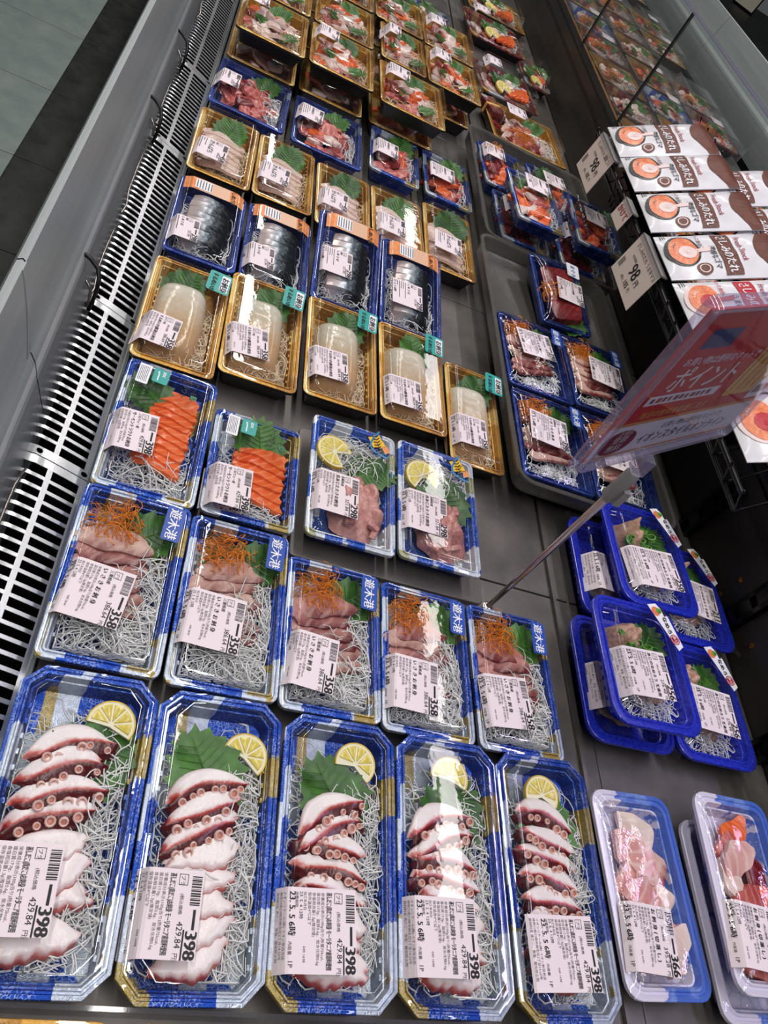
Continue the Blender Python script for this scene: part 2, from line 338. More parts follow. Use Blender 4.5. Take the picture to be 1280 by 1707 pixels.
OTHER = ['遊木港', 'asc', 'サーモン', 'トラウト', 'お刺身', 'するめいか', 'しめさば', 'なめろう', 'あじ', 'さしみのたれ', 'Fresh Stock', '濃厚なゴマ', 'うまにマヨ', '余った刺身に', '98', '円', '105', '(税込', '本体価格', 'さしみのたれ 濃厚ゴマ', 'さしみのたれ うま辛マヨ',
         'イオンスタイルオンライン', 'お買い物は便利なネットで', 'ポイント', '5/', '毎日の食卓を応援します', 'お得な', '登録', '無料', 'かけて', 'まぐろ']
S = set(FINE+OTHER)
for L_ in LABELS.values(): S |= {L_[0], L_[1], L_[2], L_[3], '040 '+L_[4]}
S.discard(''); prepare_text(sorted(S))
def put(mb, s, u, v, size, mat_, fn, bold=0.0, wmax=None, center=False):
    """letters into mb: u to the reader's right, v down from the top edge to the baseline, in metres; fn(u, v, lift) -> 3D"""
    vs, fs, wd = TX[s]; sx = size
    if wmax and wd*sx > wmax: sx = wmax/wd
    u0 = u-wd*sx/2 if center else u
    for d in ((0,) if not bold else (-bold, bold)):
        mb.raw([fn(u0+x*sx+d, v-y*size, 0.0003+0.00005*(d > 0)) for x, y, _ in vs], fs, mat_)
def rect(mb, u0, v0, u1, v1, mat_, fn, lift=0.00025, nu=1, nv=1):
    mb.grid(nu, nv, lambda a, b: fn(u0+(u1-u0)*a, v1+(v0-v1)*b, lift), mat_)
LW = 0.058
LHS = {'oct': .070, 'isaki': .060, 'kiri366': .060, 'kiri350': .060, 'name256': .082, 'name250': .082, 'name211': .082, 'salmon': .062, 'aji': .062, 'squid': .062, 'buri': .062}
def label_meshes(kind, sf, ang, detail):
    def path(s, lift):
        r = 0.005
        if s < sf: return -s, lift
        t = (s-sf)/r
        if t > ang: t = ang
        rem = max(0.0, s-sf-ang*r); nx, nz = math.sin(t), math.cos(t)
        return -(sf+r*math.sin(t)+rem*math.cos(ang))-lift*nx, -(r*(1-math.cos(t))+rem*math.sin(ang))+lift*nz
    def fn(u, v, lift):
        x, z = path(v, lift); return (x, LW/2-u, z)
    LH = LHS.get(kind, .058)
    p = MB(); p.grid(2, 26, lambda a, b: fn(LW*a, LH*(1-b), 0.0), 'paper')
    pr = MB(); price, tax, title, origin, code = LABELS[kind]; rnd = random.Random(kind)
    u = 0.004
    while u < 0.023:                                   # barcode
        wd = rnd.choice((0.0004, 0.0007, 0.001)); rect(pr, u, 0.0012, u+wd, 0.0085, 'ink', fn); u += wd+rnd.choice((0.0005, 0.0008))
    rect(pr, 0.026, 0.0032, 0.039, 0.0052, 'ink', fn); rect(pr, 0.039, 0.0098, 0.058, 0.0110, 'ink', fn)
    put(pr, price, 0.0395, 0.0090, 0.0122, 'ink', fn, 0.0005, 0.0195)
    put(pr, tax, 0.034, 0.0158, 0.0062, 'ink', fn, 0.0, 0.018)
    if detail: put(pr, '円)', 0.0535, 0.0158, 0.004, 'ink', fn); put(pr, '(税込価格', 0.016, 0.0158, 0.0032, 'ink', fn)
    for a, b, c, d in ((.003, .0115, .0105, .0119), (.003, .0178, .0105, .0182), (.003, .0115, .0034, .0182), (.0101, .0115, .0105, .0182)): rect(pr, a, b, c, d, 'ink', fn)
    put(pr, 'プラ', 0.0038, 0.0165, 0.0036, 'ink', fn)
    big = kind == 'gold'
    y = 0.0205
    if origin: put(pr, origin, 0.003, y+0.0015, 0.0038, 'ink', fn, 0.0001); y += 0.004
    put(pr, title, 0.003, y+(0.0075 if big else 0.0040), 0.011 if big else 0.0052, 'ink', fn, 0.0002, 0.052)
    y += 0.013 if big else 0.0085
    if detail:
        for s in FINE[0:4]: put(pr, s, 0.003, y, 0.0030, 'ink_grey', fn, 0, 0.05); y += 0.0036
        put(pr, FINE[4], 0.003, y, 0.0026, 'ink', fn); put(pr, FINE[5], 0.003, y+0.0034, 0.0036, 'ink', fn); put(pr, '040 '+code, 0.040, y, 0.0028, 'ink_grey', fn); y += 0.0078
        put(pr, FINE[7], 0.003, y-0.001, 0.0028, 'ink', fn); y += 0.0035
        if y < LH: put(pr, FINE[6], 0.003, y, 0.0064, 'ink', fn, 0.0002); put(pr, FINE[8], 0.037, y, 0.003, 'ink', fn); put(pr, FINE[9], 0.049, y, 0.005, 'ink', fn); y += 0.0050
        for s in FINE[10:15]+FINE[0:4]:
            if y < LH-.001: put(pr, s, 0.003, y, 0.0029, 'ink_grey', fn, 0, 0.052)
            y += 0.0036
    else:
        for i in range(9):
            if y > LH-.006: break
            rect(pr, 0.003, y, 0.012+rnd.random()*0.04, y+0.0012, 'ink_grey', fn); y += 0.0038
            if i == 4: put(pr, FINE[6], 0.003, y+0.0035, 0.0062, 'ink', fn, 0.0002); y += 0.008
    return p.mesh('price_label'), pr.mesh('label_print')
def price_label(root, kind, xr, yc, zt, edge, ang=1.0, rz=0.0, detail=True, dep=0.0, tilt=0.0):
    """paper price label: top edge at x=xr, folding down past x=edge (left border of the lid top)"""
    sf = round(max(0.02, xr-edge), 3)
    a, b = cached(('label', kind, sf, ang, detail), lambda: label_meshes(kind, sf, ang, detail))
    o = obj('price_label', a, root, (xr, yc, zt+dep), (0, tilt, rz)); o['label'] = 'white printed price label'
    obj('label_print', b, o); return o

# ------------------------------------------------------------------ food shapes
def fish_slice(L, W, T, key, mat_, bend=0.1, point=0.6):
    def mk():
        r = random.Random(str(key)); mb = MB(); rings = []; n = 9; ph = r.random()*6
        for i in range(n+1):
            t = i/n; x = (t-.5)*L; wf = (1-(abs(2*t-1))**3*point)*(0.92+0.08*math.sin(ph+t*7)); hw = W/2*wf
            yo = math.sin(t*PI+ph*.2)*W*0.12; zo = bend*L*(math.sin(t*PI)-.6)*.5
            tt = T*(1-abs(2*t-1)**4*.6)
            rings.append([(x, yo-hw, zo), (x, yo-hw*.96, zo+tt*.7), (x, yo-hw*.6, zo+tt), (x, yo, zo+tt*1.06), (x, yo+hw*.6, zo+tt*.96), (x, yo+hw*.97, zo+tt*.6), (x, yo+hw, zo)])
        mb.loft(rings, mat_); return mb.mesh('slice', 0.9)
    return cached(('fs', L, W, T, key, mat_, bend, point), mk)
def fillet(L, W, T, key, mat_, skew=0.25, curl=0.12):
    """thin cut slice: flat top, ragged outline, squared edges, one end pinched"""
    def mk():
        r = random.Random(str(key)); mb = MB(); NX, NY = 12, 5; ph, p2 = r.random()*6, r.random()*6; asy = r.uniform(.6, 1.2); rows = []
        def pt(a, b, low):
            wf = (.35+.65*min(1, (a*asy*2.4)**.7))*(1 if a < .8 else 1-((a-.8)/.2)**2*.45)
            x = (a-.5)*L+skew*W*(b-.5)+.0016*math.sin(ph+b*5); hw = W/2*wf
            y = hw*(1-2*b)+W*.12*math.sin(PI*a)+.0011*math.sin(p2+a*13)*(abs(2*b-1) > .7)
            z = T*(1-.45*b)+curl*L*.25*math.sin(PI*a)+.0009*math.sin(ph+a*6+b*4)-(T*1.1 if low else 0)
            return (x, y, z)
        top = [[pt(i/NX, j/NY, False) for i in range(NX+1)] for j in range(NY+1)]
        k = 0; m_ = mb.mid(mat_)
        for row in top: mb.v += row
        for j in range(NY):
            for i in range(NX): q = j*(NX+1)+i; mb.face((q, q+NX+1, q+NX+2, q+1), m_)
        ring = [(i, 0) for i in range(NX+1)]+[(NX, j) for j in range(1, NY+1)]+[(i, NY) for i in range(NX-1, -1, -1)]+[(0, j) for j in range(NY-1, 0, -1)]
        b0 = len(mb.v)
        for i, j in ring: mb.v.append(pt(i/NX, j/NY, True))
        for q, (i, j) in enumerate(ring):
            i2, j2 = ring[(q+1) % len(ring)]; mb.face((j*(NX+1)+i, j2*(NX+1)+i2, b0+(q+1) % len(ring), b0+q), m_)
        return mb.mesh('slice', 0.7)
    return cached(('fl', L, W, T, key, mat_, skew, curl), mk)
def chunk(sx, sy, sz, key, mat_):
    def mk():
        r = random.Random(str(key)); mb = MB(); rings = []
        for z, k in ((0, .86), (.18, 1), (.75, .97), (1, .74)):
            q = rrect(sx*k, sy*k, min(sx, sy)*.22*k, 2, 0)
            sh = r.uniform(-.12, .12)*sx
            rings.append([(x*(1+r.uniform(-.07, .07))+sh*z, y*(1+r.uniform(-.07, .07)), sz*z*(1+.25*x/sx)) for x, y, _ in q])
        mb.loft(rings, mat_); return mb.mesh('chunk', 0.8)
    return cached(('ck', sx, sy, sz, key, mat_), mk)
def lump(R, key, mat_, rough=0.3, sq=0.45, n=14):
    """knobbly heap of minced fish"""
    def mk():
        r = random.Random(str(key)); mb = MB()
        ks = [(r.uniform(-1, 1), r.uniform(-1, 1), r.uniform(.1, 1), r.uniform(.18, .38), r.uniform(.2, .5)) for _ in range(26)]
        def fn(a, b):
            x, y = (a*2-1), (b*2-1); d = math.hypot(x, y); lim = 1+0.12*math.sin(5*math.atan2(y, x)+ks[0][2]*6)
            h = max(0, 1-(d/lim)**2.4)
            for kx, ky, kz, kr, kh in ks:
                q = 1-((x-kx*.8)**2+(y-ky*.8)**2)/kr**2
                if q > 0: h += kh*rough*math.sqrt(q)*(h > 0.02)*min(1, h*3)
            if d > lim: x, y = x/d*lim, y/d*lim
            return (x*R[0], y*R[1], h*R[2])
        mb.grid(n*2, n*2, fn, mat_); return mb.mesh('lump', 1.2)
    return cached(('lump', R, key, mat_, rough, n), mk)
def strands(key, n, area, z0, h, mat_, rad=0.0005, ln=(0.03, 0.06), curl=2.5, seg=7, lim=(9, 9, -9)):
    def mk():
        r = random.Random(str(key)); mb = MB()
        cx, cy, ax, ay = area
        for _ in range(n):
            a = r.random()*2*PI; q = math.sqrt(r.random()); x, y = cx+ax*q*math.cos(a), cy+ay*q*math.sin(a)
            hd = r.random()*2*PI; cv = r.uniform(-curl, curl); L = r.uniform(*ln); zb = z0+h*r.random()*(1-q*q*.6); pts = []; ph = r.random()*PI; za = r.uniform(.1, .5)*h
            for i in range(seg):
                pts.append((max(-lim[0], min(lim[0], x)), max(-lim[1], min(lim[1], y)), max(lim[2], zb+za*math.sin(ph+i/seg*PI*1.3))))
                x += math.cos(hd)*L/seg; y += math.sin(hd)*L/seg; hd += cv/seg+r.uniform(-.25, .25)
                ex, ey = (x-cx)/(ax*1.18), (y-cy)/(ay*1.18)
                if ex*ex+ey*ey > 1: hd += 0.9
            mb.tube(pts, rad*r.uniform(.7, 1.2), mat_, 3, False)
        return mb.mesh('shreds', 3.0)
    return cached(('st', key, n, area, z0, h, mat_, rad, ln, lim), mk)
def leaf_mesh(L, W, key, cup=0.15, teeth=15):
    def mk():
        r = random.Random(str(key)); mb = MB(); N = teeth*4; K = 6; ph = r.random()*6
        def rad(t):            # t 0..1 round from the tip
            a = 2*PI*t; y = math.cos(a); x = math.sin(a)
            hw = math.sin(math.acos(max(-1, min(1, y))))**0.9*(1-.24*y)
            return hw*W/2*(1 if x >= 0 else -1), y*L/2*(1.0 if y < 0 else 1.05)
        rows = []
        for k in range(K+1):
            f = k/K; row = []
            for i in range(N):
                x, y = rad(i/N)
                sp = 1.0
                if k == K: sp = (0.98, 1.04, 1.15, 0.95)[i % 4]
                elif k == K-1: sp = (1.03, .99, .98, 1.0)[i % 4]
                xx, yy = x*f*sp, (y+.05*L)*f*sp-.05*L
                z = cup*L*(abs(xx/W)**1.4*1.0)-0.25*cup*L*(yy/L)**2*4+0.035*L*math.sin(ph+xx/W*9+yy/L*7)*f-0.012*L*abs(math.sin((yy/L+abs(xx)/W*.9)*PI*6))*f
                row.append((xx, yy, z))
            rows.append(row)
        k0 = len(mb.v); mm = mb.mid('shiso')
        mb.v.append(rows[0][0])
        for k in range(1, K+1): mb.v += rows[k]
        for i in range(N): mb.face((k0, k0+1+i, k0+1+(i+1) % N), mm)
        for k in range(K-1):
            for i in range(N):
                a = k0+1+k*N+i; b = k0+1+k*N+(i+1) % N; mb.face((a, a+N, b+N, b), mm)
        mb.tube([(0, -.46*L+.9*L*i/7, cup*L*-.25*((-.46+.9*i/7)*2)**2+.0008) for i in range(8)], [.0009-.0001*i for i in range(8)], 'shiso_vein', 4)
        for q in range(-3, 4):
            for sgn in (-1, 1):
                y0 = q*.1*L
                mb.tube([(sgn*W*.40*t, y0+.16*L*t, cup*L*((.40*t)**1.4)-0.25*cup*L*((y0+.16*L*t)/L)**2*4+.0006+.02*L*math.sin(ph+sgn*.4*t*9+(y0/L+.16*t)*7)*t) for t in (0, .4, .8)], .0004, 'shiso_vein', 3, False)
        return mb.mesh('shiso_leaf', 1.5)
    return cached(('leaf', L, W, key, cup), mk)
def lemon(root, loc, rot, R=0.020, full=0.56):
    def rind():
        mb = MB(); N = 26; A = 2*PI*full; a0 = PI/2-A/2
        rr = [(R*.93, 0.0006), (R*.98, 0), (R, .0015), (R, .0035), (R*.98, .005), (R*.93, .0046)]
        rings = [[(q*math.cos(a0+A*i/N), q*math.sin(a0+A*i/N), z) for q, z in rr] for i in range(N+1)]
        mb.loft(rings, 'lemon_rind'); return mb.mesh('rind', 0.9)
    def pith():
        mb = MB(); N = 26; A = 2*PI*full; a0 = PI/2-A/2
        top = [(R*.94*math.cos(a0+A*i/N), R*.94*math.sin(a0+A*i/N)) for i in range(N+1)]
        if full < .95: top.append((0, 0 if full <= .5 else -R*.1))
        mb.loft([[(x, y, z) for x, y in top] for z in (.0008, .0044)], 'lemon_pith'); return mb.mesh('pith', 0.5)
    def seg():
        mb = MB(); A = 2*PI/9*.86; pts = [(R*.10, 0)]
        for i in range(7):
            a = -A/2+A*i/6; pts.append((R*.84*math.cos(a), R*.84*math.sin(a)))
        c = (R*.5, 0)
        mb.loft([[(c[0]+(x-c[0])*k, c[1]+(y-c[1])*k, z) for x, y in pts] for k, z in ((1, .0040), (.95, .0050), (.7, .0054))], 'lemon_pulp'); return mb.mesh('segment', 0.9)
    o = obj('lemon_slice', cached(('pith', R, full), pith), root, loc, rot); o['label'] = 'pale yellow half slice of lemon'
    obj('rind', cached(('rind', R, full), rind), o)
    n = int(9*full)
    for i in range(n): obj('segment', cached(('seg', R), seg), o, (0, 0, 0), (0, 0, PI/2+(i-(n-1)/2)*2*PI/9))
    return o
def sucker_mesh():
    mb = MB(); N = 10; rings = []
    for q, z in ((.9, 0), (1.0, .35), (.98, .75), (.80, .95), (.58, .80), (.40, .45), (.22, .5)): rings.append([(q*math.cos(2*PI*i/N), q*math.sin(2*PI*i/N), z) for i in range(N)])
    mb.loft(rings, 'sucker', True, True, True, ['sucker_rim', 'sucker', 'sucker', 'sucker', 'sucker_core', 'sucker_core']); return mb.mesh('sucker', 1.2)
def octopus_slice(L, W, T, key, skin):
    def mk():
        r = random.Random(str(key)); mb = MB(); ph = r.random()*6; ph2 = r.random()*6; bow = r.uniform(.03, .14); asym = r.uniform(.75, 1.35); NX, NY = 22, 9; pig = []
        rows = []
        for j in range(NY+2):
            b = min(1.0, j/NY); row = []
            for i in range(NX+1):
                a = i/NX; e = math.sin(PI*a**asym)
                hw = W/2*(0.16+0.84*max(0, e)**.55)*(1+.06*math.sin(ph+a*11))
                scal = .0011*math.sin(ph2+a*34)*(b > .8)
                y = bow*L*math.sin(PI*a)+hw*(1-2*b)-scal+.0015*math.sin(ph+a*6)
                x = (a-.5)*L+.003*math.sin(ph+b*4)
                fr = .50 if skin else .86
                z = T*(1-abs(2*a-1)**5*.5)*(1 if b < fr else 1-((b-fr)/(1-fr))**1.6*(1.25 if skin else .9))*(1 if b > .08 else .55+.45*b/.08)+.0010*math.sin(ph2+a*5+b*3)
                if j == NY+1: z -= .005
                row.append((x, y, z))
                sm = lambda u: max(0, min(1, u))
                pg = sm((b-fr+.02)/.20)*(.95 if skin else .56)+.30*sm((.05-b)/.05)
                pg = max(pg, sm((.20-a)/.16)*(.9 if skin else .35)*sm(b*1.6+.1), sm((a-.93)/.07)*.4)
                pig.append(pg)
            rows.append(row)
        mm = mb.mid('octopus')
        for row in rows: mb.v += row
        for j in range(NY+1):
            for i in range(NX):
                q = j*(NX+1)+i; mb.face((q, q+NX+1, q+NX+2, q+1), mm)
        anchors = [(rows[6][i], rows[8][i]) for i in range(4, NX-1)]
        me = mb.mesh('octopus_slice', 1.6); at_ = me.attributes.new('pigment', 'FLOAT', 'POINT'); at_.data.foreach_set('value', pig)
        return me, anchors
    return cached(('oct', L, W, T, key, skin), mk)

# ------------------------------------------------------------------ packs
def tray_mesh(kind, W, L, D):
    def mk():
        mb = MB(); m_, r, n, out = {'oct': ('foil_blue', .016, 1, 'foil_blue'), 'blue': ('foil_blue', .008, 3, 'foil_blue_dark'), 'bluew': ('foil_blue_white', .008, 3, 'foil_blue_dark'), 'dark': ('foil_blue_dark', .008, 3, 'foil_blue_dark'),
                               'gold': ('foil_gold', .009, 3, 'tray_black'), 'foam': ('foam_white', .016, 4, 'foam_blue'), 'cobalt': ('plastic_cobalt', .022, 4, 'plastic_cobalt'), 'red': ('foil_red', .02, 4, 'tray_black')}[kind]
        f_ = 1 if kind in ('foam', 'cobalt', 'red') else .72
        def R(i, z): return rrect(W-2*i*f_, L-2*i*f_, max(.003, r-i*.55), n, z)
        rings = [R(.017, -D), R(.006, -.0035), R(0, -.0045), R(0, -.0006), R(.0008, 0), R(.0045, .0003), R(.0055, -.0012), R(.0075, -.0012), R(.0085, .0004), R(.0105, .0004), R(.013, -.006), R(.0145, -.0065), R(.0175, -D+.0045), R(.021, -D+.0035)]
        mats = [out, out]+[m_]*(len(rings)-3)
        if kind == 'gold': mats[2] = 'tray_black'
        if kind == 'foam': mats[2:10] = ['foam_blue']*8
        mb.loft(rings, m_, True, True, True, mats)
        if kind in ('blue', 'bluew', 'oct', 'gold', 'cobalt'):       # ribs pressed into the long walls
            for sx in (-1, 1):
                for j in range(int(L/.012)-3):
                    y = -L/2+.026+j*.012
                    if y > L/2-.024: break
                    xa, xb = sx*(W/2-.0135*f_), sx*(W/2-.0172*f_)
                    mb.box((min(xa, xb), y-.002, -D+.005), (max(xa, xb), y+.002, -.0085), m_)
        return mb.mesh('tray', 0.5)
    return cached(('tray', kind, W, L, D), mk)
def lid_mesh(kind, W, L, h):
    def mk():
        mb = MB(); r = {'oct': .016, 'box': .009, 'round': .02, 'dome': .012}[kind]; n = 1 if kind == 'oct' else 4
        def R(i, z): return rrect(W-2*i, L-2*i, max(.004, r-i*.3), n, z)
        def arc(i0, rb): return [R(i0+rb*(1-math.cos(q)), h-rb+rb*math.sin(q)) for q in [PI/2*k/6 for k in range(7)]]+[R(i0+rb+.0012, h)]
        if kind == 'oct': rings = [R(.0005, .001), R(.0025, .0018), R(.0040, .0046), R(.0046, .0052), R(.0054, .0052), R(.0060, .0046), R(.0072, .001), R(.009, .001)]+arc(.0105, .0035)
        elif kind == 'round': rings = [R(.0005, .001), R(.007, .0015), R(.012, .001)]+arc(.0165, .007)
        else: rings = [R(.0005, .0010), R(.0035, .0016), R(.006, .0015)]+arc(.0085, .0045)
        mb.loft(rings, 'lid_clear', False, True); return mb.mesh('lid', 0.40)
    return cached(('lid', kind, W, L, h), mk)
def film_mesh(W, L, h, key=0):
    def mk():
        mb = MB(); r = random.Random(key); ph = [r.random()*6 for _ in range(4)]
        def fn(a, b):
            x, y = (a-.5), (b-.5); e = max(0, 1-(2*abs(x))**4)*max(0, 1-(2*abs(y))**4)
            z = .0012+h*e**.6+.0012*e*math.sin(ph[0]+9*x+5*y)+.0008*e*math.sin(ph[1]+17*x-13*y)
            return (x*(W-.003), y*(L-.003), z)
        mb.grid(20, 26, fn, 'film_clear'); return mb.mesh('film_wrap', 1.5)
    return cached(('film', W, L, h, key), mk)
class Pack:
    def __init__(s, name, label, cat, group, rim, pitch=0, yaw=0, roll=0, W=.1, L=.18, D=.026, tray='blue', lid=('box', .012), seed=0):
        s.W, s.L, s.D, s.h = W, L, D, lid[1]; s.r = random.Random(str(seed)); s.seed = seed
        e = Euler((math.radians(pitch), math.radians(roll), math.radians(yaw)), 'XYZ'); base = Vector(rim)-e.to_matrix() @ Vector((0, 0, D))
        s.o = thing(name, label, cat, base, e, group)
        s.part('tray', tray_mesh(tray, W, L, D))
        if lid[0] == 'film': s.part('film_wrap', film_mesh(W, L, lid[1], seed % 3))
        else: s.part('lid', lid_mesh(lid[0], W, L, lid[1]))
        s.edge = -(W/2-{'oct': .0130, 'round': .0225, 'film': .012}.get(lid[0], .0120))
    def part(s, name, me, loc=(0, 0, 0), rot=(0, 0, 0), sc=1, label=None, kind=None):
        o = obj(name, me, s.o, (loc[0], loc[1], loc[2]+s.D), rot, sc)
        if label: o['label'] = label
        if kind: o['kind'] = kind
        return o
    def label(s, kind, xr, yc, ang=1.0, rz=0.0, detail=True, zt=None, tilt=0.0, sc=1.0):
        o = price_label(s.o, kind, xr, yc, (s.h+.0007) if zt is None else zt, s.edge/1.0 if sc == 1 else xr-(xr-s.edge)/sc, ang, rz, detail, s.D, tilt); o.scale = (sc,)*3; return o
    def daikon(s, area, n=90, z0=-.018, h=.016, mat_='daikon', v=None, rad=.00064, ln=(.025, .055)):
        return s.part('daikon_shreds', strands(s.seed % 3 if v is None else v, int(n*1.6), area, z0, h, mat_, rad, ln, lim=(s.W/2-.0140, s.L/2-.0165, -s.D+.0065)), label='fine white daikon shreds', kind='stuff')
    def carrot(s, x, y, n=60, r=.018, z0=-.012, h=.016):
        r *= 1.12; z0 += .005; n = int(n*1.2); x = max(x, -(s.W/2-.012)+r*1.2)
        return s.part('carrot_shreds', strands('c%d' % (s.seed % 2), int(n*1.5), (0, 0, r, r*.95), 0, h, 'carrot', .00048, (.018, .034)), (x, y, z0), label='bright orange carrot shreds', kind='stuff')
    def leaf(s, x, y, z, rz=0, L=.07, W=.055, rx=.15, ry=0):
        return s.part('shiso_leaf', leaf_mesh(L, W, s.seed % 3, .12), (x, y, z), (rx, ry, rz), 1, 'serrated green shiso leaf')
    def lemon(s, x, y, z, rz, R=.02, full=.56, rx=.1): return lemon(s.o, (x, y, z+s.D), (rx, 0, rz), R, full)

SUCK = sucker_mesh()
def octopus_pack(i, x, y, z, pitch, yaw, lx, ly, lz, label):
    p = Pack('octopus_pack', label, 'sashimi pack', 'octopus sashimi packs in the row by the clear front stop', (x, y, z), pitch, yaw, 0, .1070, .226, .028, 'oct', ('oct', .011), i)
    r = p.r
    p.daikon((.022, -.012, .018, .085), 230, -.016, .015, v='o%d' % (i % 2), ln=(.025, .06)); p.daikon((-.005, .0, .032, .085), 120, -.021, .010, v='oo')
    lem = {0: (.020, .074, -.3), 1: (.024, .066, -.6), 2: (.016, .076, -.4), 3: (.004, .078, -.25), 4: (.000, .076, -.1)}[i]
    p.lemon(lem[0], lem[1], -.008, lem[2], .0195, .66 if i in (2, 4) else .58)
    lf = {0: (.012, .046, -.75), 1: (-.008, .050, .45), 2: (-.004, .046, .5), 3: (.006, .048, -.5), 4: (.002, .048, -.2)}[i]
    p.leaf(lf[0], lf[1], -.0065, lf[2], .070, .060, -.05)
    nsl = 8; y0 = (.050, .034, .030, .032, .050)[i]; st = (.0180, .0165, .0160, .0160, .0180)[i]
    for k in range(nsl):
        t = k/(nsl-1); skin = k < (4, 3, 5, 5, 5)[i]
        L = r.uniform(.060, .068) if skin else r.uniform(.054, .064); W = r.uniform(.026, .032) if skin else r.uniform(.028, .034)
        me, an = octopus_slice(round(L, 3), round(W, 3), .0075, (i % 3, k), skin)
        yk = y0-k*st+r.uniform(-.002, .002); xk = -.0075+r.uniform(-.003, .003)+(.005 if not skin else 0)
        rz = (({0: .42, 1: .45, 2: .20, 3: .10, 4: .05})[i], {0: .40, 1: .40, 2: .62, 3: .42, 4: -.22}[i])[k < 2]
        if i == 4: rz = -.22
        if i in (2, 3) and k >= 2: rz = -.05
        rz = rz*(1-t*.45)+r.uniform(-.09, .09)
        o = p.part('octopus_slice', me, (xk, yk-.35*abs(rz)*.02, -.0085+.0006*(nsl-k)), (-.24, r.uniform(-.05, .05), rz), 1, 'white octopus slice with dark red skin' if skin else 'pale octopus slice with a thin purple edge')
        if skin:
            q = r.choice((0, 1))
            while q < len(an):
                a, b = an[q]; s_ = r.uniform(.0027, .0044); f = r.uniform(.15, .8)
                obj('sucker', SUCK, o, (a[0]*(1-f)+b[0]*f, a[1]*(1-f)+b[1]*f-.0004, a[2]*(1-f)+b[2]*f-.0010), (.55+r.uniform(-.2, .35), r.uniform(-.3, .3), 0), (s_, s_, s_*1.1))
                q += r.choice((2, 3, 3, 4))
    p.label('oct', lx, ly, 1.05, lz)
    return p
def sticker(p, name, w, l, x, y, z, cols, texts, rz=0.0, label=None, rot=(0, 0)):
    """flat sticker reading towards -y with letters' tops towards +x; texts: (string, u, v, size, mat, bold)"""
    key = (name, w, l, str(texts), str(cols))
    def mk():
        fn = lambda u, v, lift: (w/2-v, l/2-u, lift)
        mb = MB(); mb.loft([[(a, b, zz) for a, b, _ in rrect(w, l, min(w, l)*.12, 3)] for zz in (0, .0003)], cols[0])
        for u0, v0, u1, v1, mm in cols[1:]: rect(mb, u0, v0, u1, v1, mm, fn, .00045)
        for s_, u, v, size, mm, bo in texts: put(mb, s_, u, v, size, mm, lambda a, b, c: fn(a, b, c+.00035), bo)
        return mb.mesh(name)
    o = p.part(name, cached(key, mk), (x, y, z), (rot[0], rot[1], rz))
    if label: o['label'] = label
    return o
def isaki_pack(i, rim, pitch, yaw, L, lx, ly, lz, label, kind='isaki', fish=('isaki', 'isaki_pink'), tray='blue', W=.103, group='grunt sashimi packs with blue harbour stickers', film=False, name='grunt_sashimi_pack', dark=False):
    p = Pack(name, label, 'sashimi pack', group, rim, pitch, yaw, 0, W, L, .026, tray, ('film', .011) if film else ('box', .009), 20+i)
    r = p.r; k_ = L/.186
    p.daikon((.020, -.025*k_, .022, .056*k_), 60 if film else 190, -.020 if film else -.013, .014 if film else .019, v='i%d' % (i % 2), ln=(.03, .055)); p.daikon((-.006, (-.066 if film else -.05)*k_, .030, (.010 if film else .028)*k_), 60 if film else 120, -.020 if film else -.014, .018, v='ib')
    p.leaf(.016, .052*k_, -.006, -.9, .062, .052, .1)
    if i == 1: p.leaf(-.017, .047*k_, -.010, 1.2, .038, .036, .1)
    p.carrot(-.022 if i != 1 else -.012, .056*k_, 85, .019, -.014, .020)
    for k in range(6):
        me = fillet(r.choice((.058, .064, .068)), .030, .0035, (k % 4, i % 2), r.choice(fish), r.choice((.2, .35)), .10)
        p.part('fish_slice', me, (-.010+r.uniform(-.004, .004), (.032-k*.0135)*k_, -.006+.0004*(6-k)), (-.20, r.uniform(-.1, .05), .22+r.uniform(-.12, .14)), 1)
    p.label(kind, lx, ly, 1.0, lz)
    sx = W/2-.0165
    sticker(p, 'brand_sticker', .018, .040, sx, L/2-.031, p.h+.001 if not film else p.h*.98, ['sticker_blue'], [('遊木港', .0020, .0138, .0122, 'sticker_white', .0003)], -.05, 'blue sticker with white characters')
    return p
